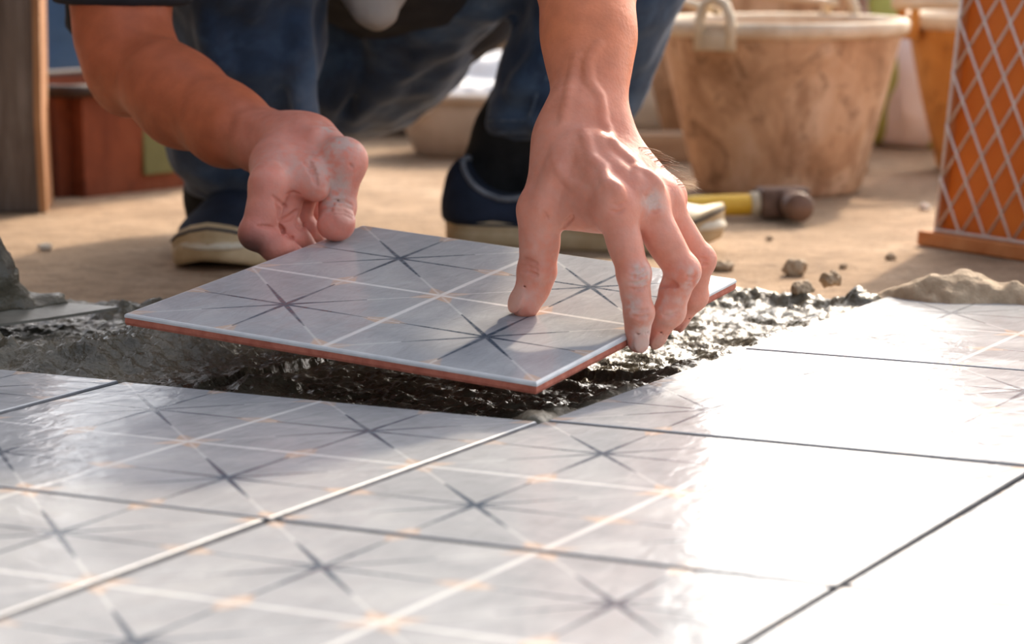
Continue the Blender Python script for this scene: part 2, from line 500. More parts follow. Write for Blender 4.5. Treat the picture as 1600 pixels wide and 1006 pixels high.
for i in range(-4, 5):
    for j in range(-4, 3):
        if i == -1 and j >= 1: continue
        if i < -1 and j >= 1: continue
        c = laid(i, j)
        # only cells the picture can see, with a margin
        if c[1] < .75 or abs(c[0]) > c[1] * .19 + .34: continue
        o = bpy.data.objects.new('tile', tm); COL.objects.link(o)
        o.parent = floor
        rz = math.pi / 2 * (0 if (i, j) in ((-1, 0), (0, 0)) else random.randrange(4))
        o.location = (c[0], c[1], -GZ + random.uniform(-.0006, .0004))
        o.rotation_euler = (random.uniform(-.0015, .0015), random.uniform(-.0015, .0015), GA + rz)

# ================================================================== the tile being lowered
HC = np.array([-0.04774571, 1.86566167, 0.04206896])
HR = np.array([[0.88403554, 0.46694419, 0.02107798], [-0.46203548, 0.8797882, -0.11178527], [-0.07074164, 0.08908337, 0.99350882]])
HM = Matrix([[*HR[i], 0] for i in range(3)] + [[0, 0, 0, 1]])
held = empty('floor_tile', HC, 'pale grey star-printed tile with red clay edge held tilted above the mortar', 'tile')
held.rotation_euler = HM.to_euler()
def held_part(name, prof, mat, top=True, bottom=True):
    b = bmesh.new(); s = T / 2; rings = []
    for off, z in prof:
        rings.append([b.verts.new((sx * (s + off), sy * (s + off), z)) for sx, sy in ((-1, -1), (1, -1), (1, 1), (-1, 1))])
    f = b.faces.new(rings[0]); f.material_index = 0
    for i in range(len(rings) - 1):
        for k in range(4):
            f = b.faces.new((rings[i + 1][k], rings[i + 1][(k + 1) % 4], rings[i][(k + 1) % 4], rings[i][k])); f.material_index = len(mat) - 1
    b.faces.new(list(reversed(rings[-1]))).material_index = len(mat) - 1
    me = bm_mesh(name, b)
    o = link(name, me, mat, None, False); o.parent = held; return o
held_part('glaze', [(-.0014, 0), (-.0007, -.0003), (0, -.0012), (0, -.0026), (-.0002, -.0028)], [M['tile'], M['rim']])
held_part('clay_body', [(-.0004, -.0028), (-.0002, -.0060), (-.0010, -.0078), (-.004, -.0084)], [M['clay']])

# ================================================================== mortar bed
def seg_dist(x, y, a, b):
    ax, ay = a; bx, by = b; dx, dy = bx - ax, by - ay
    t = np.clip(((x - ax) * dx + (y - ay) * dy) / (dx * dx + dy * dy), 0, 1)
    return np.hypot(x - ax - t * dx, y - ay - t * dy), t
def bump2(x, y, c, r, e=1.0): 
    return np.exp(-(((x - c[0]) ** 2 + ((y - c[1]) / e) ** 2) / r ** 2))
def make_mortar():
    st = .0022
    xs = np.arange(-.62, .62, st); ys = np.arange(1.60, 2.47, st)
    X, Y = np.meshgrid(xs, ys, indexing='ij')
    p3 = np.stack([X, Y, np.zeros_like(X)], -1)
    U = ((X - GO[0]) * UX[0] + (Y - GO[1]) * UX[1]) / T; V_ = ((X - GO[0]) * VX[0] + (Y - GO[1]) * VX[1]) / T
    n1 = fbm(p3 * 14, 3); n2 = fbm(p3 * 55 + 3, 4, .6); n3 = np.abs(fbm(p3 * 110 + 9, 3, .6))
    n4 = fbm(p3 * 190 + 5, 2, .6)
    z = -.0125 + .0035 * n1 + .0034 * n2 + .0022 * n3 + .0016 * n4
    # furrows raked along the bed on the sunny side
    rake = np.sin((V_ * 2.2 + U * .5 + .25 * n1) * 2 * math.pi * 4) * .0012
    z += rake * (U > -.6)
    # ridge squeezed up along the laid tiles
    gap_r = np.where((V_ > .95), -U, 9)             # distance left of right-hand column
    z += .0075 * np.exp(-((gap_r - .045) / .05) ** 2) * (gap_r > -.02) * (1 + .6 * n1)
    gap_f = np.where(U < .02, V_ - 1, 9)
    z += .0040 * np.exp(-((gap_f - .05) / .05) ** 2) * (gap_f > -.02) * (U > -1.02) * (1 + n1)
    # bed is pressed lower under the tile being lowered
    inside = (U > -.93) & (U < -.12) & (V_ > 1.06) & (V_ < 1.8)
    z -= .0060 * inside
    # heaps on the left
    a = G(100, 540, 0); b = G(300, 520, 0)
    d, t = seg_dist(X, Y, (-.288, 1.90), (-.232, 1.95))
    z += .019 * np.exp(-(d / .040) ** 2) * (1 + .5 * n1 + .18 * n2) + .006 * np.exp(-(d / .05) ** 2) * n3
    z += .008 * bump2(X, Y, (-.165, 1.845), .030) * (1 + .4 * n2)
    z += .016 * bump2(X, Y, (-.352, 1.905), .035, 1.3) * (1 + .5 * n2)
    z += .006 * bump2(X, Y, (-.35, 1.80), .040) * (1 + .4 * n2)
    d, t = seg_dist(X, Y, (-.45, 1.62), (-.262, 1.775)); z += .010 * np.exp(-(d / .018) ** 2) * (U < -1.0)
    # back edge ridge
    d, t = seg_dist(X, Y, (.150, 2.235), (.30, 2.13)); z += .009 * np.exp(-(d / .018) ** 2) * (1 + .35 * n2 + .5 * n1)
    d, t = seg_dist(X, Y, (.30, 2.135), (.60, 2.02)); z += .012 * np.exp(-(d / .018) ** 2) * (1 + .3 * n2)
    d, t = seg_dist(X, Y, (-.24, 2.19), (-.31, 2.13)); z += .008 * np.exp(-(d / .010) ** 2) * (1 + .8 * n2)
    # keep it below the laid tiles
    under = ((U > .004) & (V_ < 3.0)) | ((V_ < .996))
    z = np.where(under, np.minimum(z, -.0105), z)
    # outline: bed fades into the slab at the back
    yb = np.interp(X, [-.62, -.40, -.28, -.16, .02, .13, .22, .33, .46, .62], [2.22, 2.24, 2.22, 2.19, 2.27, 2.31, 2.22, 2.145, 2.09, 2.05]) + .014 * n1 + .010 * n2
    fade = np.clip((yb - Y) / .022, -1, 1)
    z = np.where(fade < 1, z * np.clip(fade, 0, 1) + (1 - np.clip(fade, 0, 1)) * (GZ - .001) - .006 * np.clip(-fade, 0, 1), z)
    nx, ny = X.shape
    I = np.arange(nx * ny).reshape(nx, ny)
    F = np.stack([I[:-1, :-1], I[1:, :-1], I[1:, 1:], I[:-1, 1:]], -1).reshape(-1, 4)
    keep = (fade > -.9)
    kf = keep.ravel()[F].all(1) & ~((U.ravel()[F] > .12) & (V_.ravel()[F] < 2.9)).all(1) & ~(V_.ravel()[F] < .88).all(1)
    F = F[kf]
    used = np.unique(F); rem = np.full(nx * ny, -1); rem[used] = np.arange(len(used))
    return mesh_np('mortar_bed', np.stack([X.ravel(), Y.ravel(), z.ravel()], 1)[used], rem[F])
mo = link('mortar_bed', make_mortar(), M['mortar'])
tag(mo, 'wet grey-green cement mortar spread lumpy beneath the lifted tile', 'mortar', kind='stuff')

# ================================================================== person
person = empty('person', G(560, 330), 'person in navy shirt and blue jeans squatting, lowering a tile with both hands', 'person')

def finger(vol, J, R, root_k=.012, dorsal=None, wr=True, nail=True, thumb=False, kmid=.004, cre=False):
    """J joints base..tip (world), R radii; grown in its own volume, then joined to the palm"""
    J = [np.asarray(j, float) for j in J]
    lo = np.min(J, 0) - .024; hi = np.max(J, 0) + .024
    v = vol.child(lo, hi)
    out_ = []
    for i in range(len(J) - 1): v.cone(J[i], J[i + 1], R[i], R[i + 1], kmid)
    n = len(J)
    for i in range(1, n - 1):
        bend = J[i] - (J[i - 1] + J[i + 1]) * .5
        dn = unit(bend) if np.linalg.norm(bend) > .0025 and dorsal is None else unit(dorsal if dorsal is not None else (0, -1, .3))
        ax = unit(J[i + 1] - J[i - 1]); dn = unit(dn - ax * (dn @ ax)); lat = np.cross(ax, dn)
        out_.append((J[i], dn, ax, lat, R[i]))
        v.ell(J[i] + dn * R[i] * .12, (R[i] * 1.07, R[i] * 1.0, R[i] * 1.02), (lat, dn, ax), .004)
    # finger pads on the palm side
    for i in range(n - 1):
        dn, lat = out_[min(i, len(out_) - 1)][1], out_[min(i, len(out_) - 1)][3]
        ax = unit(J[i + 1] - J[i]); dn = unit(dn - ax * (dn @ ax)); lat = np.cross(ax, dn)
        L = np.linalg.norm(J[i + 1] - J[i]); r = (R[i] + R[i + 1]) * .5
        v.ell((J[i] + J[i + 1]) * .5 - dn * r * .30, (r * .88, r * .82, L * .42), (lat, dn, ax), .005)
    if False:
        for (c, dn, ax, lat, r) in out_:
            for q in (-.0034, -.0005, .0026):
                e = c + dn * r * 1.17 + ax * q
                v.cone(e - lat * r * .55 - dn * r * .16, e + lat * r * .55 - dn * r * .16, .0009, .0009, .0022, mode='sub')
    if False:
        for (c, dn, ax, lat, r) in out_:
            e = c - dn * r * .98
            v.cone(e - lat * r * .7 + dn * r * .2, e + lat * r * .7 + dn * r * .2, .0014, .0014, .002, mode='sub')
    nl = None
    if nail:
        ax = unit(J[-1] - J[-2]); dn, lat = out_[-1][1], out_[-1][3]
        dn = unit(dn - ax * (dn @ ax)); lat = np.cross(ax, dn)
        r = R[-1]
        c = J[-1] + dn * r * .80 - ax * r * .05
        v.ell(c, (r * .78, r * .26, r * .95), (lat, dn, ax), .0010)
        v.cone(c - ax * r * .98 - lat * r * .5 + dn * r * .05, c - ax * r * .98 + lat * r * .5 + dn * r * .05, .0007, .0007, .0008, mode='sub')
        nl = (c, dn, ax, lat, r)
    J0 = J[0]
    L1 = np.linalg.norm(J[1] - J[0])
    kf = lambda X, Y, Z: np.clip(root_k * (1 - (np.sqrt((X - J0[0]) ** 2 + (Y - J0[1]) ** 2 + (Z - J0[2]) ** 2) - .006) / (L1 * .75)), .0012, root_k)
    vol.merge(v, kf)
    return nl

HV = 0.0009
# ---------------- hand pressing the near right edge (the person's left)
def hand_pressing():
    v = Vol((-.012, 1.725, -.012), (.175, 2.02, .33), HV)
    W0 = P(915, 186, 1.845)
    m = {'i': P(962, 322, 1.785), 'm': P(1006, 312, 1.800), 'r': P(1030, 308, 1.818), 'p': P(1040, 306, 1.836)}
    f = unit(m['m'] - W0); row = unit(m['p'] - m['i']); dor = unit(np.cross(row, f))
    if dor[1] > 0: dor = -dor
    # forearm
    v.chain([P(917, -260, 1.99), P(917, -60, 1.925), P(921, 60, 1.885), P(922, 125, 1.862), W0], [.040, .0345, .0275, .0222, .0225], .016)
    v.cone(P(905, -200, 1.96), P(918, 80, 1.875), .030, .020, .02)
    # carpus and metacarpals
    v.cone(P(898, 180, 1.838), P(934, 184, 1.85), .0195, .019, .012)
    v.cone(P(882, 215, 1.838), P(945, 215, 1.85), .0165, .0165, .014)
    for k_, wx, r0, r1 in (('i', 905, .0135, .0128), ('m', 920, .0135, .0125), ('r', 932, .013, .0118), ('p', 944, .0125, .0108)):
        b = P(wx, 205, 1.845); v.cone(b, m[k_], r0, r1, .012)
        v.ell(m[k_] + dor * .0035, (.0098, .0086, .0100), (row, dor, f), .006)
    pal = (m['i'] + m['p'] + W0) / 3
    v.ell(pal - dor * .010, (.036, .018, .040), (row, dor, f), .014)
    # thumb root: metacarpal, web and first interosseous muscle
    T0, T1, T2, T3 = P(876, 232, 1.835), P(842, 328, 1.822), P(840, 424, 1.824), P(821, 474, 1.8215)
    v.cone(T0, T1, .0165, .0125, .016)
    v.cone(P(890, 250, 1.83), P(905, 318, 1.815), .015, .010, .016)
    v.cone(P(866, 330, 1.824), P(942, 340, 1.80), .0092, .0090, .014)
    v.cone(P(880, 290, 1.826), P(930, 320, 1.806), .012, .0105, .012)
    v.cone(P(905, 230, 1.832), P(955, 310, 1.795), .0140, .0118, .014)
    nails = []
    side = unit(np.array((-.75, -.62, .1)))
    nails.append(finger(v, [T1, T2, T3], [.0138, .0116, .0100], .010, dorsal=unit((-.80, -.55, .15)), thumb=True))
    fr = dor
    nails.append(finger(v, [m['i'], P(990, 428, 1.776), P(998, 488, 1.774), P(997, 534, 1.7755)], [.0122, .0098, .0086, .0070], .012, dorsal=unit((.35, -.93, .1))))
    nails.append(finger(v, [m['m'], P(1066, 424, 1.795), P(1046, 486, 1.797), P(1022, 524, 1.804)], [.0120, .0104, .0090, .0076], .012))
    nails.append(finger(v, [m['r'], P(1092, 406, 1.829), P(1083, 462, 1.835), P(1058, 500, 1.842)], [.0110, .0098, .0086, .0072], .012))
    nails.append(finger(v, [m['p'], P(1074, 382, 1.856), P(1076, 424, 1.866), P(1062, 458, 1.872)], [.0098, .0084, .0076, .0066], .010))
    # extensor tendons, veins, creases drawn on the modelled surface
    for path, r, lf in (([(900, 215), (928, 262), (958, 300)], .0030, -.0010), ([(920, 210), (962, 258), (1002, 296)], .0030, -.0010), ([(940, 212), (985, 255), (1026, 290)], .0026, -.0010), ([(880, 235), (862, 280), (848, 318)], .0030, -.0012)):
        v.stroke(path, r, lf - .0018, .010)
    for path, r in (([(936, 70), (918, 96), (921, 128), (938, 150), (944, 190)], .0015), ([(912, 205), (925, 246), (944, 262), (948, 284), (966, 292)], .0014), ([(944, 190), (966, 232), (990, 252), (996, 276)], .0014), ([(872, 262), (892, 288), (921, 300)], .0011), ([(966, 292), (972, 310)], .0012), ([(996, 262), (1018, 272), (1034, 290)], .0011), ([(900, 90), (890, 140), (880, 190)], .0013)):
        v.stroke(path, r, -.0015, .0050)
    gr = lambda path, r=.0011, lf=.0002, k=.0014: v.stroke(path, r * 1.15, lf, k * .6, 'sub', 5)
    # middle knuckle wrinkles
    for q in range(5): gr([(1006 + q * 2, 305 + q * 6), (1014 + q * 2, 308 + q * 6), (1024 + q * 2, 303 + q * 6)], .0009)
    for q in range(2): gr([(953, 318 + q * 11), (966, 321 + q * 11), (977, 315 + q * 11)], .0008, .0004)
    # index joints
    for y, r in ((420, .0009), (430, .0010), (441, .0012), (450, .0010)): gr([(984, y + 1), (996, y + 3), (1010, y - 2)], r)
    for y in (484, 493): gr([(988, y), (1000, y + 2), (1012, y - 1)], .0009)
    # thumb joint
    for y, r in ((408, .0012), (417, .0010), (426, .0012)): gr([(815, y - 2), (826, y - 1), (840, y + 4)], r)
    gr([(879, 357), (887, 346), (895, 338)], .0013, -.0002, .002)
    gr([(849, 330), (856, 342)], .0010)
    # middle joint: bend crease inside, wrinkles outside
    gr([(1034, 445), (1044, 441), (1056, 446)], .0018, -.0002, .003)
    for y in (432, 440, 447): gr([(1072, y), (1082, y + 2), (1088, y - 2)], .0009)
    gr([(1035, 492), (1046, 494), (1060, 488)], .0010)
    for y in (404, 411): gr([(1096, y), (1104, y + 2)], .0009)
    # wrist folds
    return v, m, nails, (T1, T2, T3), dor

# ---------------- hand holding the far left edge (the person's right)
def hand_holding():
    v = Vol((-.40, 1.955, .008), (-.085, 2.36, .29), HV)
    W0 = P(458, 228, 2.078)
    # arm
    E_ = P(207, 96, 2.25)
    v.chain([P(186, -90, 2.285), P(188, -10, 2.275), E_], [.042, .0365, .0335], .02)
    v.chain([E_, P(285, 158, 2.19), P(355, 198, 2.14), P(415, 222, 2.10), W0], [.033, .0325, .0270, .0205, .0190], .02)
    v.cone(P(250, 122, 2.20), P(370, 190, 2.125), .026, .017, .02)
    v.cone(P(172, 60, 2.27), P(200, 132, 2.262), .026, .024, .02)
    # compact flexed palm
    m = {'i': P(420, 288, 2.008), 'm': P(448, 288, 2.028), 'r': P(470, 288, 2.046), 'p': P(488, 288, 2.062)}
    v.cone(W0, P(440, 262, 2.045), .0205, .0185, .016)
    v.cone(W0, P(478, 262, 2.07), .0195, .0170, .016)
    v.cone(P(430, 255, 2.045), m['i'], .0175, .0128, .014)
    for k_ in 'mrp': v.cone(P(462, 250, 2.062), m[k_], .016, .0118, .012)
    # thenar and thumb metacarpal
    T0, T1, T2, T3 = P(492, 222, 2.066), P(537, 254, 2.032), P(527, 324, 2.030), P(526, 349, 2.014)
    v.cone(T0, T1, .0185, .0138, .016)
    v.cone(P(468, 240, 2.06), P(498, 285, 2.036), .017, .0095, .014)
    v.cone(P(458, 280, 2.020), P(494, 296, 2.016), .0078, .0088, .008)
    v.cone(P(448, 262, 2.03), P(486, 272, 2.022), .013, .012, .012)
    nails = []
    nails.append(finger(v, [T1, T2, T3], [.0148, .0122, .0118], .010, dorsal=unit((.45, -.5, .75)), thumb=True))
    v.ell(T3 + np.array((-.0006, -.002, -.0014)), (.0132, .0124, .0100), None, .005)
    v.ell(T1 + np.array((.001, -.001, .002)), (.0152, .0150, .0158), None, .008)
    nails.append(finger(v, [m['i'], P(401, 364, 1.998), P(432, 386, 1.997), P(458, 398, 2.004)], [.0132, .0114, .0100, .0082], .012, wr=False, cre=True))
    nails.append(finger(v, [m['m'], P(439, 346, 2.022), P(460, 372, 2.020), P(482, 392, 2.026)], [.0122, .0108, .0096, .0080], .010, wr=False, cre=True))
    nails.append(finger(v, [m['r'], P(464, 338, 2.044), P(480, 364, 2.044), P(500, 386, 2.048)], [.0112, .0100, .0090, .0076], .010, wr=False, cre=True))
    nails.append(finger(v, [m['p'], P(486, 328, 2.062), P(498, 352, 2.064), P(514, 374, 2.068)], [.0098, .0088, .0080, .0070], .008, wr=False, cre=True))
    gr = lambda path, r=.0012, lf=.0000, k=.0018: v.stroke(path, r * .85, lf, k * .6, 'sub', 5)
    # thumb: skin folds over the joint, line at the root
    for y, r in ((314, .0012), (321, .0015), (329, .0016), (335, .0011)): gr([(506, y + 3), (520, y - 1), (538, y), (550, y + 6)], r, .0001)
    gr([(484, 252), (489, 268), (495, 288)], .0016, -.0002, .003)
    gr([(480, 262), (487, 272)], .0014); gr([(474, 254), (484, 262)], .0012)
    gr([(546, 256), (550, 262)], .0010)
    # fingers: flexion lines
    gr([(402, 353), (415, 354), (428, 356)], .0014)
    gr([(432, 316), (437, 328), (436, 344)], .0020, -.0002, .003)
    gr([(426, 306), (436, 316), (446, 322)], .0014)
    gr([(440, 345), (452, 340), (464, 330)], .0018, -.0002, .003); gr([(436, 352), (444, 366), (456, 372)], .0020, -.0002, .003)
    gr([(463, 352), (470, 358), (476, 350)], .0016)
    gr([(446, 304), (458, 300), (470, 304)], .0012)
    for k_ in range(4): gr([(478 + 3 * k_, 258 + 5 * k_), (492 + 2 * k_, 254 + 6 * k_)], .0008, .0002)
    # tendons of the wrist
    v.cone(P(380, 190, 2.095), P(490, 212, 2.045), .0030, .0036, .010)
    return v, m, nails, (T1, T2, T3)

def blob(V, c, r): return np.exp(-((V - np.asarray(c)) ** 2).sum(1) / r ** 2)
def paint_skin(V, hand, joints, tips, nails, dust, wrist, arm_col, hand_col):
    a = np.clip(np.exp(-(np.linalg.norm(V - wrist, axis=1) / .11) ** 2) , 0, 1)
    dist = np.array([np.linalg.norm(V - h, axis=1) for h in hand]).min(0)
    h = np.clip(1.35 - dist / .075, 0, 1)[:, None]
    n = fbm(V * 60, 4)[:, None]; n2 = fbm(V * 190 + 5, 3)[:, None]
    c = np.array(arm_col) * (1 - h) + np.array(hand_col) * h
    c = c * (1 + .22 * n)
    for j in joints: c = c + blob(V, j, .011)[:, None] * np.array((.05, -.03, -.025))
    for t in tips: c = c + blob(V, t, .012)[:, None] * np.array((.04, -.035, -.02))
    for (p, r, s) in dust:
        k = np.clip(blob(V, p, r)[:, None] * s * (.75 + 1.6 * n + 1.6 * n2), 0, .85)
        c = c * (1 - k) + np.array((.60, .46, .41)) * k
    k = np.clip(h * .10 * (1 + 2.4 * n + 2.0 * n2), 0, .35); c = c * (1 - k) + np.array((.52, .36, .30)) * k
    for nl in nails:
        if nl is None: continue
        cc, dn, ax, lat, r = nl
        q = V - cc
        k = ((q @ lat) / (r * .72)) ** 2 + ((q @ ax) / (r * .95)) ** 2
        k = (np.clip(1.5 - k, 0, 1) * (q @ dn > -r * .22))[:, None] * .6
        c = c * (1 - k) + np.array((.62, .38, .30)) * k
    return np.clip(c, .01, 1)

def folds(v, amp, sc, stretch=(1, 1, 1), seed=0):
    i = np.argwhere(np.abs(v.d) < amp * 1.6 + v.h * 2.5)
    c = (i * v.h + v.o) * np.array(stretch) * sc + seed
    v.d[i[:, 0], i[:, 1], i[:, 2]] += (amp * fbm(c, 3)).astype(np.float32)
def make_body():
    Vs, Fs, Cs = [], [], []; off = 0
    v, m, nails, th, dor = hand_pressing()
    va = v; V1, F1 = v.nets(0)
    keep_pts = [m['i'], m['m'], m['r'], th[1], P(995, 500, 1.775), P(1040, 490, 1.80), P(1075, 450, 1.835), P(880, 290, 1.825)]
    tips = [P(997, 545, 1.775), P(822, 482, 1.82), P(1020, 532, 1.80), P(1055, 505, 1.84)]
    jo = [m['i'], m['m'], m['r'], m['p'], th[0], th[1], P(990, 428, 1.772), P(1070, 426, 1.79)]
    dust = [(P(1004, 432, 1.765), .007, 1.5), (P(998, 545, 1.770), .010, .7), (P(1008, 520, 1.768), .010, .6), (P(1082, 440, 1.787), .010, .7), (P(1018, 315, 1.786), .007, 1.0), (P(985, 478, 1.764), .006, 1.1), (P(830, 466, 1.812), .012, .2), (P(1040, 470, 1.79), .016, .35), (P(850, 400, 1.812), .02, .15)]
    C1 = paint_skin(V1, keep_pts, jo, tips, nails, dust, P(915, 186, 1.845), (.62, .205, .095), (.66, .265, .180))
    Vs.append(V1); Fs.append(F1); Cs.append(C1); off += len(V1); 
    v, m, nails, th = hand_holding()
    V2, F2 = v.nets(0)
    keep_pts = [m['i'], m['m'], th[0], th[1], P(400, 360, 2.0), P(450, 375, 2.01), P(470, 265, 2.04)]
    tips = [P(526, 352, 2.01), P(440, 390, 2.0), P(395, 372, 1.99), th[0]]
    jo = [th[1], P(401, 364, 1.998), m['i']]
    dust = [(P(513, 206, 2.05), .008, 1.0), (P(534, 226, 2.025), .010, 1.3), (P(527, 318, 2.018), .009, 1.3), (P(525, 290, 2.02), .009, .8), (P(500, 262, 2.02), .014, .5), (P(440, 270, 2.02), .016, .35), (P(520, 275, 2.018), .012, .5)]
    C2 = paint_skin(V2, keep_pts, jo, tips, nails, dust, P(458, 228, 2.078), (.50, .135, .058), (.72, .275, .200))
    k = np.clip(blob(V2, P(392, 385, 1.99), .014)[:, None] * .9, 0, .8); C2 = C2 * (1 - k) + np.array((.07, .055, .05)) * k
    Vs.append(V2); Fs.append(F2 + off); Cs.append(C2); off += len(V2)
    # upper arms, trunk, neck and head (above the picture)
    v = Vol((-.46, 1.85, .05), (.30, 3.05, 1.02), .009)
    e1 = P(917, -260, 1.99); s1, s2 = np.array((.135, 2.30, .53)), np.array((-.345, 2.36, .50))
    v.cone(P(917, -200, 1.975), e1 + np.array((.01, .05, .05)), .036, .036, .02); v.cone(e1 + np.array((.01, .05, .05)), s1, .038, .055, .03)
    v.cone(P(187, -70, 2.28), s2, .038, .055, .03)
    ch, pe = np.array((-.10, 2.46, .47)), np.array((-.10, 2.76, .34))
    v.cone(s1, s2, .06, .06, .05); v.cone(ch, pe, .115, .10, .06)
    v.cone(np.array((-.10, 2.34, .54)), np.array((-.10, 2.24, .66)), .058, .052, .04)
    hd = np.array((-.10, 2.19, .755))
    v.ell(hd + np.array((0, .02, .02)), (.076, .094, .092), None, .03)
    v.ell(hd + np.array((0, -.035, -.055)), (.056, .060, .062), None, .03)
    v.cone(hd + np.array((0, -.088, .005)), hd + np.array((0, -.108, -.030)), .009, .014, .012)
    for sx in (-1, 1):
        v.ell(hd + np.array((sx * .031, -.092, .010)), (.015, .012, .010), None, .008, 'sub')
        v.ell(hd + np.array((sx * .031, -.080, .010)), (.013, .013, .011), None, .004)
        v.ell(hd + np.array((sx * .078, .01, -.01)), (.010, .020, .032), None, .008)
    v.cone(hd + np.array((-.022, -.094, -.062)), hd + np.array((.022, -.094, -.062)), .007, .007, .006)
    V3, F3 = v.nets(1)
    C3 = np.tile(np.array((.44, .17, .09)), (len(V3), 1))
    Vs.append(V3); Fs.append(F3 + off); Cs.append(C3); off += len(V3)
    me = mesh_np('body', np.concatenate(Vs), np.concatenate(Fs)); set_color(me, np.concatenate(Cs))
    link('body', me, M['skin'], person)
    rg = np.random.default_rng(4); bmh = bmesh.new()
    for k in range(46):
        y = rg.uniform(226, 296); x1 = np.interp(y, [215, 240, 262, 285, 300], [972, 996, 1024, 1046, 1058])
        hh = None
        for x in np.arange(x1 + 14, x1 - 30, -2.0):
            hh = va.hit(x - rg.uniform(0, 5), y)
            if hh is not None: break
        if hh is None: continue
        p0, n0 = hh; dr = unit(n0 * .35 + np.array((.75, 0, .10)) + rg.normal(size=3) * .18); L_ = rg.uniform(.008, .016)
        pts = [p0 + dr * L_ * t + np.array((.2, 0, -.55)) * L_ * t * t * .8 for t in (0, .35, .7, 1)]
        bm_tube(bmh, pts, [.00011, .00010, .00008, .00003], 4, cap=False)
    ho = link('arm_hair', bm_mesh('arm_hair', bmh), M['arm_hair'], person); ho['kind'] = 'stuff'
    v = Vol(hd - .13, hd + .14, .004)
    v.ell(hd + np.array((0, .028, .030)), (.081, .096, .094), None, .02)
    v.ell(hd + np.array((0, -.09, -.05)), (.09, .085, .085), None, .02, 'sub')
    folds(v, .004, 60)
    V4, F4 = v.nets(1); link('hair', mesh_np('hair', V4, F4), M['hair'], person)
make_body()

# ---------------- clothes
def make_jeans():
    v = Vol((-.42, 2.22, -.01), (.30, 3.12, .62), .0042)
    hip = P(505, 40, 2.86)
    kL, kR = P(380, -470, 2.42), P(1090, -520, 2.46)
    # leg on the left of the picture
    aL = P(352, 285, 2.625)
    v.chain([aL, P(362, 215, 2.59), P(372, 60, 2.53), P(378, -150, 2.46), kL], [.036, .052, .066, .070, .072], .03)
    v.cone(P(430, 60, 2.52), P(436, -160, 2.48), .036, .05, .03)
    v.cone(P(478, 190, 2.50), P(478, -60, 2.46), .010, .012, .016)
    v.cone(kL, P(430, 20, 2.84), .078, .098, .04)
    # leg on the right
    aR = P(822, 190, 2.70)
    v.chain([aR, P(868, 110, 2.67), P(948, -40, 2.62), P(1022, -260, 2.54), kR], [.042, .045, .052, .062, .070], .02)
    v.cone(P(928, 195, 2.69), P(992, -30, 2.62), .030, .046, .02)
    v.cone(kR, P(600, 12, 2.80), .074, .096, .03)
    v.cone(P(560, 78, 2.80), P(890, -205, 2.60), .060, .060, .03)
    # seat
    v.ell(P(520, 60, 2.84), (.13, .12, .100), None, .03)
    v.cone(P(520, 122, 2.80), P(640, 36, 2.76), .050, .054, .03)
    folds(v, .010, 13, (1, 1, .6)); folds(v, .0050, 32, (1, 1, .5), 9)
    # hem folds near the right ankle
    for path, r in (([(772, 172), (800, 158), (846, 128)], .006), ([(768, 196), (806, 190), (850, 178)], .005), ([(800, 140), (826, 116), (850, 84)], .006), ([(838, 205), (846, 176), (858, 146)], .005)):
        v.stroke(path, r, -.0015, .012)
    # seams and creases
    v.cone(P(562, 90, 2.735), P(545, 165, 2.742), .003, .003, .006, mode='sub'); v.cone(P(545, 165, 2.742), P(508, 212, 2.75), .003, .003, .006, mode='sub')
    # hem cuts: open below the cuff lines
    for c, n in ((P(350, 300, 2.625), (0, -.1, 1)), (P(820, 212, 2.70), (-.12, -.05, 1))):
        n = unit(n); X, Y, Z = v.grid((0, 0, 0), v.n)
        pl = -((X - c[0]) * n[0] + (Y - c[1]) * n[1] + (Z - c[2]) * n[2])
        near = np.sqrt((X - c[0]) ** 2 + (Y - c[1]) ** 2 + (Z - c[2]) ** 2) < .14
        v.d = np.where(near, np.maximum(v.d, pl), v.d).astype(np.float32)
    for path, r in (([(563, 60), (566, 110), (553, 160), (532, 195), (512, 214)], .0042), ([(470, 60), (476, 120), (486, 190)], .004), ([(640, 196), (690, 172), (735, 140)], .003)):
        v.stroke(path, r, .0005, .008, 'sub')
    for path, r in (([(463, 40), (466, 110), (478, 190)], .005), ([(320, 30), (330, 80), (350, 110)], .006)):
        v.stroke(path, r, -.001, .012)
    for path in ([(758, 206), (785, 207), (815, 207), (850, 205)], [(764, 188), (790, 188), (818, 188), (852, 184)], [(826, 210), (828, 180), (838, 150), (856, 118)]):
        pts = [v.hit(*q) for q in path]; pts = [h_[0] for h_ in pts if h_ is not None]
        if len(pts) > 2:
            bm = bmesh.new(); bm_tube(bm, pts, .0016, 6); link('stitched_seam', bm_mesh('stitched_seam', bm), M['seam'], person)
    V, F = v.nets(2)
    return link('jeans', mesh_np('jeans', V, F), M['denim'], person)
jeans = make_jeans()
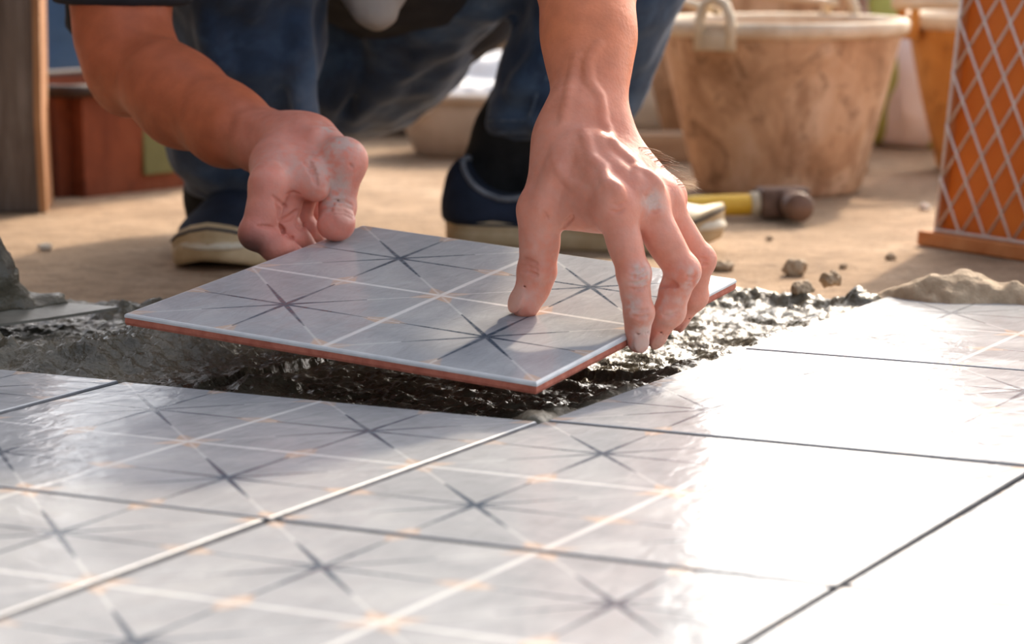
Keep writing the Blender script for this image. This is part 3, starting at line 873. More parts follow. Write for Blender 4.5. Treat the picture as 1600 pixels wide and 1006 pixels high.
def make_shirt():
    v = Vol((-.48, 2.06, .06), (.32, 3.06, .74), .006)
    s1, s2 = np.array((.135, 2.30, .53)), np.array((-.345, 2.36, .50))
    v.cone(s1, s2, .085, .085, .06)
    v.cone(np.array((-.10, 2.43, .47)), np.array((-.10, 2.80, .27)), .150, .140, .08)
    v.cone(s1, np.array((.125, 2.17, .45)), .072, .068, .04)
    v.cone(s2, P(187, -62, 2.282), .072, .056, .04)
    v.cone(P(187, -62, 2.282), P(187, -8, 2.278), .054, .047, .03)
    v.cone(P(150, -40, 2.34), P(126, 34, 2.36), .030, .016, .02)
    folds(v, .010, 10)
    c = P(187, 8, 2.275); n = unit((.02, 0, 1)); X, Y, Z = v.grid((0, 0, 0), v.n)
    pl = -((X - c[0]) * n[0] + (Y - c[1]) * n[1] + (Z - c[2]) * n[2])
    v.d = np.where((X < -.24) & (Y < 2.335), np.maximum(v.d, pl), v.d).astype(np.float32)
    V, F = v.nets(2); link('shirt', mesh_np('shirt', V, F), M['shirt'], person)
    v = Vol(P(585, 20, 2.50) - .11, P(585, 20, 2.50) + .13, .003)
    v.chain([P(584, -150, 2.54), P(584, -60, 2.52), P(586, 12, 2.50)], [.040, .034, .021], .03)
    folds(v, .004, 30)
    V, F = v.nets(2); link('shirt_tail', mesh_np('shirt_tail', V, F), M['shirt_grey'], person)
make_shirt()

# ---------------- shoes: local x across, y towards the toe, z up
def make_shoe(origin, yaw, pitch=0.0, side=1, L=.285, cap=.66):
    root = bpy.data.objects.new('shoe', None); COL.objects.link(root); root.parent = person
    root.matrix_parent_inverse = Matrix.Translation(person.location).inverted()
    root.location = origin; root.rotation_euler = (pitch, 0, yaw); root.empty_display_size = .04
    def part(name, me, mat):
        o = bpy.data.objects.new(name, me); COL.objects.link(o); o.parent = root
        for q in (mat if isinstance(mat, list) else [mat]): me.materials.append(q)
        me.shade_smooth(); return o
    hw = lambda t: np.interp(t, [0, .06, .16, .35, .5, .68, .82, .92, .975, 1], [.002, .026, .034, .0325, .036, .047, .046, .035, .019, .002])
    ts = np.r_[0, .012, .03, .06, np.linspace(.1, .85, 18), .89, .92, .95, .975, .99, 1]
    off = lambda t: side * .006 * math.sin(max(0, t - .3) * 3.0)
    ring = [(off(t) + hw(t), t * L) for t in ts] + [(off(t) - hw(t), t * L) for t in ts[::-1][1:-1]]
    bm = bmesh.new(); rows = []
    lift = lambda y: .012 * max(0, (y / L - .78) / .22) ** 2
    for sc, z in ((.93, 0), (.985, .004), (1.0, .010), (1.0, .014), (.985, .0145), (1.0, .0158), (1.0, .022), (.96, .0255)):
        r = []
        for x, y in ring:
            t = y / L
            zz = z * (1 + .30 * max(0, (t - .8) / .2)) + lift(y)
            r.append(bm.verts.new((off(t) + (x - off(t)) * sc, L / 2 + (y - L / 2) * (1 - (1 - sc) * .3), zz)))
        rows.append(r)
    n = len(ring)
    for A, B in zip(rows[:-1], rows[1:]):
        for k in range(n): bm.faces.new((A[k], A[(k + 1) % n], B[(k + 1) % n], B[k]))
    bm.faces.new(list(reversed(rows[0]))); bm.faces.new(rows[-1])
    part('sole', bm_mesh('sole', bm), M['rubber'])
    # canvas upper
    v = Vol((-.065, -.012, .01), (.07, L + .012, .135), .003)
    F2 = lambda t, h, dx=0: np.array((off(t) + dx, t * L, h))
    v.chain([F2(.11, .028), F2(.3, .028), F2(.5, .026), F2(.68, .022), F2(.86, .018)], [.031, .031, .035, .0445, .033], .012, ((0, 0, 1), .62))
    v.chain([F2(.12, .03), F2(.105, .046), F2(.10, .060)], [.030, .028, .025], .012)
    v.chain([F2(.34, .066), F2(.46, .050), F2(.60, .030), F2(.72, .018)], [.024, .026, .029, .030], .016)
    v.chain([F2(.12, .034), F2(.34, .038)], [.029, .030], .012)
    sc_c, sc_R = np.array((.245 * L, .094)), .047
    def scoop(X, Y, Z): return np.sqrt((Y - sc_c[0]) ** 2 + ((Z - sc_c[1])) ** 2) - sc_R + 0 * X
    v.op((-.065, 0, .03), (.07, L, .135), lambda X, Y, Z: scoop(X, Y, Z), .004, 'sub')
    X, Y, Z = v.grid((0, 0, 0), v.n); v.d = np.maximum(v.d, (.022 - Z)).astype(np.float32)
    keep = v.d.copy()
    V, F = v.nets(1); part('upper', mesh_np('upper', V, F), M['canvas'])
    # piping along the collar
    pts = []
    def half(y, z, s):
        for x in np.arange(.062, .0, -.001):
            q = (np.array((off(y / L) + s * x, y, z)) - v.o) / v.h; i = np.round(q).astype(int)
            if np.all(i >= 0) and np.all(i < v.n) and keep[tuple(i)] < 0.0005: return off(y / L) + s * x
        return off(y / L)
    ang = np.linspace(math.radians(196), math.radians(338), 16)
    for s_, seq in ((1, ang), (-1, ang[::-1])):
        for a in seq:
            y, z = sc_c[0] + (sc_R + .001) * math.cos(a), sc_c[1] + (sc_R + .001) * math.sin(a)
            pts.append((half(y, z - .003, s_), y, z))
    bm = bmesh.new(); bm_tube(bm, pts, .0028, 8, close=True); part('collar', bm_mesh('collar', bm), M['piping'])
    # rubber toe cap
    v = Vol((-.065, L * .62, .01), (.07, L + .014, .09), .003)
    v.chain([F2(.70, .022), F2(.875, .018)], [.0462, .0365], .012, ((0, 0, 1), cap))
    X, Y, Z = v.grid((0, 0, 0), v.n)
    cut = (L * .79 + 1.6 * np.maximum(0, (Z - .05)) - Y) - 3.0 * (X - off(.8)) ** 2 / .05
    v.d = np.maximum(np.maximum(v.d, cut), .02 - Z).astype(np.float32)
    V, F = v.nets(1); part('toe_cap', mesh_np('toe_cap', V, F), M['rubber_toe'])
    # stripe around the foxing
    bm = bmesh.new(); bm_tube(bm, [(off(y / L) + (x - off(y / L)) * 1.005, y, .0215 * (1 + .3 * max(0, (y / L - .8) / .2)) + lift(y)) for x, y in ring], .0013, 6, close=True)
    part('sole_stripe', bm_mesh('sole_stripe', bm), M['canvas'])
    # eyelets and laces
    for i in range(4):
        for s_ in (-1, 1):
            t = .40 + .07 * i; z = .082 - .19 * (t - .36) - .004
            bm = bmesh.new(); c = Vector((off(t) + s_ * .020, t * L, z - .003))
            bm_tube(bm, [c + Vector((.0032 * math.cos(a), .0032 * math.sin(a), -.0008 * s_ * math.cos(a))) for a in np.linspace(0, 2 * math.pi, 12, endpoint=False)], .0012, 6, close=True)
            part('eyelet', bm_mesh('eyelet', bm), M['steel'])
        bm = bmesh.new(); t = .40 + .07 * i; z = .082 - .19 * (t - .36)
        bm_tube(bm, [(off(t) + .02 * q, t * L + .004 * math.sin(i * 2 + q), z + .004 * (1 - q * q)) for q in np.linspace(-1, 1, 9)], .0022, 7)
        part('lace', bm_mesh('lace', bm), M['rubber_toe'])
    return root
# right of the picture: seen from the side, toe to the right
hp, tp_ = G(690, 381), G(1128, 392)
dv = tp_ - hp
shoe1 = make_shoe((hp[0] + .004, hp[1] + .012, GZ), math.atan2(dv[1], dv[0]) - math.pi / 2, 0, 1, .268)
# left of the picture: toe towards the camera
shoe2 = make_shoe((-.243, 2.722, GZ), math.pi - .10, 0, -1, .270, .52)
# socks
for pts, rad in (([P(770, 300, 2.715), P(785, 255, 2.712), P(805, 205, 2.70), P(822, 165, 2.695)], [.036, .033, .034, .036]), ([P(352, 345, 2.66), P(352, 300, 2.64), P(354, 260, 2.61)], [.037, .034, .034])):
    v = Vol(np.min(pts, 0) - .06, np.max(pts, 0) + .06, .004)
    v.chain(pts, rad, .02); folds(v, .002, 40)
    V, F = v.nets(1); link('sock', mesh_np('sock', V, F), M['sock'], person)

# ================================================================== things around
def part(name, bm, mat, parent, smooth=False):
    o = bpy.data.objects.new(name, bm if isinstance(bm, bpy.types.Mesh) else bm_mesh(name, bm)); COL.objects.link(o)
    if mat is not None and not o.data.materials: o.data.materials.append(mat)
    if smooth: o.data.shade_smooth()
    o.parent = parent; return o

def caked_material(name, c_lo, c_mid, c_hi):
    m = MT(name, .85, .3)
    a = m.noise(9, 7, .65, dist=.8); b = m.noise(30, 5, .6, m.coord('Object', (1, 1, .35)))
    col = m.ramp(a, [(.30, c_lo), (.5, c_mid), (.68, c_hi)])
    col = m.mix(m.ramp(b, [(.50, (0, 0, 0)), (.66, (.7, .7, .7))]), col, c_lo)
    col = m.mix(m.ramp(m.noise(24, 5, .7, dist=1.5), [(.56, (0, 0, 0)), (.64, (.55, .55, .55))]), col, tuple(.6 * q for q in c_lo))
    m.color(col); m.bump(a, .4, .006); m.bump(m.noise(90, 4), .3, .002)
    return m.m
M['caked'] = caked_material('cement_caked_bucket', (.30, .150, .070), (.60, .36, .205), (.74, .52, .35))
M['caked_rim'] = simple('bucket_rim', (.60, .45, .30), (.78, .66, .50), 40, .7, .3)
M['caked_in'] = simple('bucket_inside', (.34, .19, .10), (.48, .29, .17), 20, .8, .3)
M['amber'] = caked_material('amber_bucket', (.42, .16, .030), (.58, .25, .055), (.66, .34, .11))
M['cream'] = simple('cream_plastic', (.58, .46, .31), (.74, .62, .45), 40, .55, .1)
M['orange'] = simple('orange_paint', (.72, .160, .014), (.82, .225, .026), 12, .55, .15, 60)
M['wire'] = simple('galvanised_mesh', (.62, .50, .42), (.78, .68, .60), 90, .45, .1)
M['frame_wood'] = simple('orange_brown_wood', (.46, .14, .035), (.62, .24, .08), 30, .8, .3)

def wood_material(name, c1, c2, c3, sc=9, axis=(1, 1, .08)):
    m = MT(name, .85, .25)
    g = m.noise(sc * 6, 7, .65, m.coord('Object', axis), dist=.6)
    k = m.noise(7, 3)
    col = m.ramp(g, [(.28, c1), (.5, c2), (.72, c3)])
    m.color(m.mix(m.ramp(k, [(.45, (0, 0, 0)), (.75, (.5, .5, .5))]), col, c1)); m.bump(g, .6, .004)
    return m.m
M['post'] = wood_material('weathered_wood', (.085, .060, .046), (.19, .145, .115), (.34, .29, .25))
M['post_edge'] = wood_material('sawn_wood_edge', (.24, .10, .040), (.40, .19, .085), (.52, .30, .15))
M['plank'] = wood_material('plank_wood', (.30, .17, .09), (.47, .30, .18), (.60, .43, .28), axis=(.08, 1, 1))
M['card'] = simple('tan_board', (.34, .21, .12), (.48, .32, .20), 8, .9, .2)

def sack_material(name, base, stripe, freq=4.3, width=.30, axis=0, phase=0.0):
    m = MT(name, .7, .3)
    sep = m.t.nodes.new('ShaderNodeSeparateXYZ'); m.t.links.new(m.tc.outputs['Object'], sep.inputs[0])
    q = m.math('FRACT', m.math('ADD', m.math('MULTIPLY', m.math('ADD', sep.outputs[axis], m.math('MULTIPLY', m.noise(7, 2), .06)), freq), phase))
    k = m.math('LESS_THAN', q, width)
    b = m.ramp(m.noise(14, 4), [(.3, tuple(.85 * c for c in base)), (.7, base)])
    m.color(m.mix(k, b, stripe)); m.bump(m.noise(22, 4), .5, .01)
    return m.m
M['sack'] = sack_material('woven_sack', (.88, .78, .75), (.46, .50, .14), 11.0, .32, 0, .70)
M['sack2'] = sack_material('woven_sack_green', (.82, .80, .74), (.16, .42, .10), 9.0, .34, 0, .2)

# ---------------- buckets
def bucket(c, r0, r1, h, label, mat, group, name='cement_bucket', bail_ang=2.6, bail_side=-1):
    root = empty(name, c, label, 'bucket', group)
    bm = bmesh.new(); t = .0045
    prof = [(0, 0), (r0 - .006, 0), (r0, .006), (r0 + (r1 - r0) * .5, h * .5), (r1 - .006, h - .026), (r1 - .004, h - .018)]
    inn = [(r1 - t - .004, h - .012), (r0 + (r1 - r0) * .5 - t, h * .5), (r0 - t, .012), (0, .012)]
    rings = bm_lathe(bm, prof + inn, seg=64)
    bmesh.ops.remove_doubles(bm, verts=bm.verts, dist=1e-5)
    for v in bm.verts:
        d = Vector((v.co.x, v.co.y, 0)); k = d.length
        if k > .02: v.co += d / k * .0022 * float(perlin(np.array([v.co.x * 26, v.co.y * 26, v.co.z * 26 + 4])))
    part('body', bm, mat, root, True)
    bm = bmesh.new()
    bm_lathe(bm, [(r1 - .010, h - .016), (r1 - .002, h - .018), (r1 + .004, h - .014), (r1 + .005, h - .004), (r1 + .001, h), (r1 - .007, h - .001), (r1 - .010, h - .008), (r1 - .010, h - .016)], seg=64)
    part('rim', bm, M['caked_rim'], root, True)
    return root
def lug(root, r1, h, a, mat):
    """ear standing on the rim with a hole through which the bail passes"""
    ca, sa = math.cos(a), math.sin(a)
    R = Matrix.Rotation(a, 4, 'Z')
    bm = bmesh.new()
    pts = [R @ Vector((r1 + .006, x, z)) for x, z in ((-.020, h - .030), (-.019, h + .004), (-.012, h + .020), (0, h + .026), (.012, h + .020), (.019, h + .004), (.020, h - .030))]
    bm_tube(bm, pts, .0058, 10)
    bm_box(bm, (r1 + .004, 0, h - .020), (.008, .034, .020), R, .002)
    part('lug', bm, mat, root, True)
bc = G(1206, 312); bcz = np.array((.2985, 3.155, GZ))
bk = bucket(bcz, .093, .139, .193, 'large tapered bucket caked in dry tan cement beside the hammer', M['caked'], None)
lug(bk, .139, .193, math.radians(236), M['cream']); lug(bk, .139, .193, math.radians(56), M['cream'])
bm = bmesh.new()
A_, B_ = Vector((.139 * math.cos(math.radians(236)), .139 * math.sin(math.radians(236)), .205)), Vector((.139 * math.cos(math.radians(56)), .139 * math.sin(math.radians(56)), .205))
perp = Vector((-.83, .56, 0))
bm_tube(bm, [A_.lerp(B_, t) + perp * (.150 * math.sin(math.pi * t)) + Vector((0, 0, .018 * math.sin(math.pi * t))) for t in np.linspace(0, 1, 25)], .0045, 8)
part('bail', bm, M['cream'], bk, True)
b2 = bucket((.598, 3.38, GZ), .088, .130, .190, 'amber bucket half hidden behind the wire mesh panel', M['amber'], None)
lug(b2, .130, .190, math.radians(196), M['amber'])
bm = bmesh.new(); bm_tube(bm, [(-.150 + .02 * t, -.06 + .3 * t * 0 - .07, .208 + .003 * math.sin(9 * t)) if False else (-.160 + .17 * t, -.112, .207) for t in np.linspace(0, 1, 9)], .0095, 12); part('bail_grip', bm, M['cream'], b2, True)
b3 = bucket((.300, 3.70, GZ), .100, .150, .222, 'cream-rimmed bucket behind the cement-caked bucket', M['caked'], None)

# ---------------- sacks
def sack(c, size, mat, label, rz=0, lean=0, seed=0, name='sack'):
    sx, sy, sz = size
    v = Vol((-sx, -sy, -.02), (sx, sy, sz * 1.12), .0075)
    for k in range(5):
        z = sz * (.12 + .19 * k); wv = [1.0, 1.04, 1.0, .93, .80][k]
        v.ell((0, 0, z), (sx * .80 * wv, sy * .78 * wv, sz * .20), None, .06)
    v.cone((-sx * .55, 0, sz * .98), (sx * .55, 0, sz), .018, .018, .05)
    folds(v, .016, 9, (1, 1, .6), seed); folds(v, .005, 30, (1, 1, .5), seed)
    X, Y, Z = v.grid((0, 0, 0), v.n); v.d = np.maximum(v.d, -Z).astype(np.float32)
    V, F = v.nets(1)
    o = link(name, mesh_np(name, V, F), mat); o.location = c; o.rotation_euler = (0, lean, rz)
    return tag(o, label, 'sack', 'cement sacks behind the buckets')
sack((.545, 3.74, GZ), (.125, .085, .34), M['sack'], 'white woven sack with yellow-green stripes between the two buckets', .1, .06, 3)
sack((.190, 4.02, GZ), (.14, .085, .32), M['sack2'], 'white woven sack with green bands behind the jeans leg and caked bucket', -.1, 0, 11)
sack((.60, 4.05, GZ), (.15, .09, .36), M['sack2'], 'pale sack with green print standing furthest back behind the amber bucket', 0, 0, 21)

# ---------------- planks on the slab
def plank(c, size, rz, label, mat, cat='plank', name='plank', group=None):
    bm = bmesh.new(); bm_box(bm, (0, 0, size[2] / 2), size, None, min(size) * .08)
    o = link(name, bm_mesh(name, bm), mat, None, False); o.location = c; o.rotation_euler = (0, 0, rz)
    return tag(o, label, cat, group)
plank((.335, 3.385, GZ), (.18, .06, .020), -.02, 'wooden plank lying on the slab behind the big bucket', M['plank'])
plank((.185, 3.52, GZ), (.16, .06, .035), .05, 'thick board on the slab behind the shoe and sacks', M['plank'])

# ---------------- wire mesh panel on the right
def mesh_panel():
    a = np.array((.3935, 2.650)); d = unit(np.array((.071, -.108)))      # foot line runs towards the camera
    root = empty('wire_mesh_panel', (a[0], a[1], GZ), 'orange panel covered in pale diamond wire mesh leaning at right edge', 'mesh panel')
    Wd, Hh = .36, .29
    root.rotation_euler = Matrix.Rotation(math.atan2(d[1], d[0]), 4, 'Z').to_euler()
    lean = Matrix.Rotation(math.radians(-7.0), 4, 'X')                 # top leans away
    # local: x along the foot, y into the panel (away from viewer side), z up
    def box(name, c, s, mat, bev=.001):
        bm = bmesh.new(); bm_box(bm, c, s, lean, bev); return part(name, bm, mat, root)
    box('backing', (Wd / 2 + .004, .016, Hh / 2 + .012), (Wd, .006, Hh), M['orange'])
    box('frame_rail', (Wd / 2, .006, .007), (Wd + .016, .028, .014), M['frame_wood'], .002)
    box('frame_rail', (Wd / 2, .010, Hh + .012), (Wd + .012, .022, .016), M['frame_wood'], .002)
    box('frame_stile', (.001, .014, Hh / 2 + .010), (.006, .014, Hh), M['frame_wood'], .001)
    box('frame_stile', (Wd + .002, .010, Hh / 2 + .010), (.014, .022, Hh), M['frame_wood'], .002)
    # diamonds: pitch px wide, pz tall
    pw, ph = .0345, .050
    x0, x1, z0, z1 = .004, Wd, .016, Hh
    n = 0
    for sgn in (1, -1):
        sl = ph / pw * sgn
        k = -60
        while k < 60:
            # line z = sl*(x-x0) + k*ph
            pts = []
            for x in (x0, x1):
                pts.append((x, sl * (x - x0) + k * ph + z0))
            (xa, za), (xb, zb) = pts
            # clip on z
            def clip(z): return xa + (z - za) / (zb - za) * (xb - xa)
            lo, hi = sorted(((xa, za), (xb, zb)), key=lambda q: q[1])
            k += 1
            if hi[1] <= z0 or lo[1] >= z1: continue
            p = (clip(z0), z0) if lo[1] < z0 else lo
            q = (clip(z1), z1) if hi[1] > z1 else hi
            if math.hypot(q[0] - p[0], q[1] - p[1]) < .012: continue
            bm = bmesh.new()
            bm_tube(bm, [lean @ Vector((p[0], .003 + .0012 * sgn, p[1])), lean @ Vector((q[0], .003 + .0012 * sgn, q[1]))], .0013, 6)
            part('mesh_wire', bm, M['wire'], root, True)
    for xx in (x0,):
        bm = bmesh.new(); bm_tube(bm, [lean @ Vector((xx, .003, z0)), lean @ Vector((xx, .003, z1))], .0016, 6); part('edge_wire', bm, M['wire'], root, True)
    bm = bmesh.new(); bm_tube(bm, [lean @ Vector((x0, .002, z0)), lean @ Vector((x1, .002, z0))], .0018, 6); part('edge_wire', bm, M['wire'], root, True)
mesh_panel()

# ---------------- hammer
M['handle_yellow'] = simple('yellow_handle', (.72, .38, .025), (.85, .52, .06), 30, .5, .1)
M['handle_pale'] = simple('worn_handle', (.56, .44, .28), (.68, .56, .40), 40, .6, .2)
M['hammer_head'] = simple('rusty_steel', (.11, .055, .032), (.22, .115, .070), 50, .55, .4, 120)
def hammer():
    h1 = G(1196, 346); h0 = np.array((.065, 2.945))
    root = empty('hammer', (.277, 2.875, GZ), 'hammer with yellow handle and rusty brown head lying by the bucket', 'hammer')
    root.rotation_euler = (0, 0, .13)
    bm = bmesh.new(); bm_tube(bm, [(x, 0, .016 + .001 * math.sin(x * 20)) for x in np.linspace(-.105, -.030, 8)], [.0095, .010, .0105, .0108, .0110, .0112, .0112, .0110], 14)
    part('handle', bm, M['handle_yellow'], root, True)
    bm = bmesh.new(); bm_tube(bm, [(x, 0, .016) for x in np.linspace(-.30, -.105, 8)], [.014, .0145, .014, .0135, .013, .012, .011, .0100], 14)
    part('grip', bm, M['handle_pale'], root, True)
    bm = bmesh.new(); bm_tube(bm, [(x, 0, .016) for x in (-.034, -.026, -.022)], [.0125, .0125, .0118], 14); part('ferrule', bm, M['handle_pale'], root, True)
    # head lies across the handle
    bm = bmesh.new()
    bm_box(bm, (0, 0, .018), (.050, .034, .030), None, .004)
    part('eye', bm, M['hammer_head'], root, True)
    bm = bmesh.new()
    bm_tube(bm, [(.004, y, .018) for y in (-.014, -.030, -.036, -.040, -.058, -.062)], [.014, .0120, .0118, .0150, .0152, .0135], 16)
    part('striking_face', bm, M['hammer_head'], root, True)
    bm = bmesh.new()
    rows = []
    for y, hx, hz, zc in ((.012, .018, .015, .018), (.035, .017, .011, .019), (.055, .018, .006, .021), (.072, .019, .002, .020)):
        rows.append([bm.verts.new((.002 + sx * hx, y, zc + sz * hz)) for sx, sz in ((-1, -1), (1, -1), (1, 1), (-1, 1))])
    for A, B in zip(rows[:-1], rows[1:]):
        for k in range(4): bm.faces.new((A[k], A[(k + 1) % 4], B[(k + 1) % 4], B[k]))
    bm.faces.new(rows[0]); bm.faces.new(rows[-1][::-1]); bmesh.ops.recalc_face_normals(bm, faces=bm.faces)
    part('claw', bm, M['hammer_head'], root)
hammer()

# ---------------- left: post, bin, tarpaulin
bm = bmesh.new(); bm_box(bm, (0, 0, 1.1), (.118, .118, 2.2), None, .004)
for v in bm.verts: v.co.x += .004 * math.sin(v.co.z * 9)
bmesh.ops.subdivide_edges(bm, edges=[e for e in bm.edges if abs(e.verts[0].co.z - e.verts[1].co.z) > 1], cuts=40)
for v in bm.verts:
    q = np.array([v.co.x * 8, v.co.y * 8, v.co.z * 5]); v.co.x += .004 * float(perlin(q)) + (.006 * max(0, .10 - v.co.z) / .10 * (1 if v.co.x > 0 else -1)); v.co.y += .003 * float(perlin(q + 9))
pr = empty('wooden_post', (-.562, 2.985, GZ), 'weathered grey wooden post standing at the left edge of the picture', 'post')
pr.rotation_euler = (0, 0, .10)
part('shaft', bm, M['post'], pr)
bm = bmesh.new(); rows = []
for k in range(45):
    z = k * .05; q = np.array([.5, 3, z * 7.0]); e = .003 * float(perlin(q))
    xx = .0588 + .004 * math.sin(z * 9) + .006 * max(0, .10 - z) / .10
    rows.append([bm.verts.new((xx + dx + e, -.0592 + dy, z)) for dx, dy in ((-.001, -.004), (.0065, -.002), (.0065, .112), (-.001, .112))])
for A, B in zip(rows[:-1], rows[1:]):
    for k in range(4): bm.faces.new((A[k], A[(k + 1) % 4], B[(k + 1) % 4], B[k]))
bm.faces.new(rows[0][::-1]); bm.faces.new(rows[-1]); bmesh.ops.recalc_face_normals(bm, faces=bm.faces)
part('edge_strip', bm, M['post_edge'], pr)

M['bin'] = caked_material('red_brown_plastic', (.17, .040, .016), (.25, .062, .024), (.30, .085, .036))
M['bin_dark'] = simple('dark_lip', (.035, .018, .012), (.07, .035, .022), 20, .7, .1)
M['olive'] = simple('olive_label', (.15, .135, .040), (.21, .19, .065), 10, .7, .1)
M['tarp'] = simple('blue_tarpaulin', (.055, .12, .23), (.11, .19, .30), 7, .6, .4, 14, .02)
def storage_bin():
    a, b = np.array((-.505, 3.005)), np.array((-.345, 3.19)); d = unit(np.array((.150, .150)))
    root = empty('storage_bin', (-.478, 3.225, GZ), 'red-brown plastic bin with olive patch on the slab behind the post', 'bin')
    root.rotation_euler = (0, 0, .88)
    # tapered walls with a rolled lip
    bm = bmesh.new(); h = .118; rows = []
    for (sx, sy, z) in ((.125, .10, 0), (.132, .106, h), (.126, .100, h), (.118, .093, .008)):
        rows.append([bm.verts.new((x * sx, y * sy, z)) for x, y in ((-1, -1), (1, -1), (1, 1), (-1, 1))])
    for A, B in zip(rows[:-1], rows[1:]):
        for k in range(4): bm.faces.new((A[k], A[(k + 1) % 4], B[(k + 1) % 4], B[k]))
    bm.faces.new(rows[0][::-1]); bm.faces.new(rows[-1])
    bmesh.ops.recalc_face_normals(bm, faces=bm.faces)
    bmesh.ops.bevel(bm, geom=[e for e in bm.edges if abs(e.verts[0].co.z - e.verts[1].co.z) > .05], offset=.02, segments=4, affect='EDGES')
    part('tub', bm, M['bin'], root, False)
    bm = bmesh.new(); pts = []
    for cx, cy, a0 in ((.115, .089, 0), (-.115, .089, 90), (-.115, -.089, 180), (.115, -.089, 270)):
        for k in range(5): t = math.radians(a0 + k * 22.5); pts.append((cx + .02 * math.cos(t), cy + .02 * math.sin(t), h))
    bm_tube(bm, pts, .007, 8, close=True); part('lip', bm, M['bin_dark'], root, True)
    bm = bmesh.new(); bm_box(bm, (.004, -.1045, .050), (.050, .005, .074), Matrix.Rotation(-.05, 4, 'X'), .002); part('label_patch', bm, M['olive'], root)
storage_bin()
v = Vol((-.42, -.16, -.01), (.42, .16, .46), .009)
for k in range(7):
    v.ell((-.30 + .1 * k, .02 * math.sin(k * 2), .16 + .03 * math.sin(k)), (.10, .10, .22), None, .06)
v.cone((-.36, 0, .36), (.34, .02, .33), .05, .05, .06)
folds(v, .03, 6, (1, 1, .7)); folds(v, .009, 22, (1, 1, .5), 4)
X, Y, Z = v.grid((0, 0, 0), v.n); v.d = np.maximum(v.d, -Z).astype(np.float32)
V, F = v.nets(2); tp = link('tarpaulin', mesh_np('tarpaulin', V, F), M['tarp']); tp.location = (-.72, 3.80, GZ); tp.rotation_euler = (0, 0, .2)
tag(tp, 'crumpled blue tarpaulin bundle behind the red-brown bin and post', 'tarpaulin')

# ---------------- middle background: basin with plastic, dark crate, boards
M['basin'] = simple('beige_basin', (.42, .33, .24), (.58, .48, .37), 14, .8, .3)
M['plastic'] = simple('white_plastic', (.78, .76, .74), (.90, .89, .87), 10, .45, .5, 24, .01)
bs = empty('basin', (-.035, 3.62, GZ), 'beige mixing basin holding crumpled plastic in the background', 'basin')
bm = bmesh.new(); bm_lathe(bm, [(0, 0), (.085, 0), (.092, .006), (.120, .075), (.114, .077), (.086, .012), (0, .010)], seg=40); bmesh.ops.remove_doubles(bm, verts=bm.verts, dist=1e-5)
part('bowl', bm, M['basin'], bs, True)
bm = bmesh.new(); bm_tube(bm, [(.119 * math.cos(a), .119 * math.sin(a), .077) for a in np.linspace(0, 2 * math.pi, 40, endpoint=False)], .006, 8, close=True); part('rim', bm, M['basin'], bs, True)
v = Vol((-.16, -.13, .0), (.16, .13, .17), .0055)
for c, r in (((-.07, -.05, .070), (.06, .05, .022)), ((.0, .0, .075), (.09, .07, .028)), ((.06, .02, .105), (.055, .045, .035)), ((-.02, .03, .095), (.06, .04, .03)), ((.09, -.03, .080), (.04, .05, .024))):
    v.ell(c, r, None, .02)
folds(v, .016, 20); folds(v, .006, 55, seed=3)
V, F = v.nets(0); pl = link('plastic_sheet', mesh_np('plastic_sheet', V, F), M['plastic'], None, False); pl.location = (-.02, 3.62, GZ)
tag(pl, 'crumpled white plastic sheet lying in the beige basin', 'plastic sheet')
M['dark_crate'] = simple('dark_brown_crate', (.055, .028, .016), (.10, .055, .034), 10, .8, .2)
cr = empty('crate', (-.17, 4.02, GZ), 'dark brown slatted crate in shadow behind the squatting person', 'crate')
for k in range(4):
    bm = bmesh.new(); bm_box(bm, (0, -.12, .022 + .042 * k), (.30, .012, .036), None, .002); part('slat', bm, M['dark_crate'], cr)
    bm = bmesh.new(); bm_box(bm, (0, .12, .022 + .042 * k), (.30, .012, .036), None, .002); part('slat', bm, M['dark_crate'], cr)
for sx in (-1, 1):
    bm = bmesh.new(); bm_box(bm, (sx * .144, 0, .085), (.012, .228, .166), None, .002); part('side_panel', bm, M['dark_crate'], cr)
bm = bmesh.new(); bm_box(bm, (0, 0, .006), (.28, .228, .008), None, .001); part('base_panel', bm, M['dark_crate'], cr)
bx = empty('cardboard_box', (.06, 4.40, GZ), 'tan cardboard box in the far background between the legs', 'box')
for nm, c, s in (('side_panel', (0, -.15, .16), (.52, .006, .32)), ('side_panel', (0, .15, .16), (.52, .006, .32)), ('end_panel', (-.257, 0, .16), (.006, .294, .32)), ('end_panel', (.257, 0, .16), (.006, .294, .32)), ('base_panel', (0, 0, .004), (.508, .294, .006))):
    bm = bmesh.new(); bm_box(bm, c, s, None, .001); part(nm, bm, M['card'], bx)
for sg in (-1, 1):
    bm = bmesh.new(); bm_box(bm, (0, sg * .072, .323), (.514, .148, .004), Matrix.Translation((0, 0, .0)), .001); part('flap', bm, M['card'], bx)

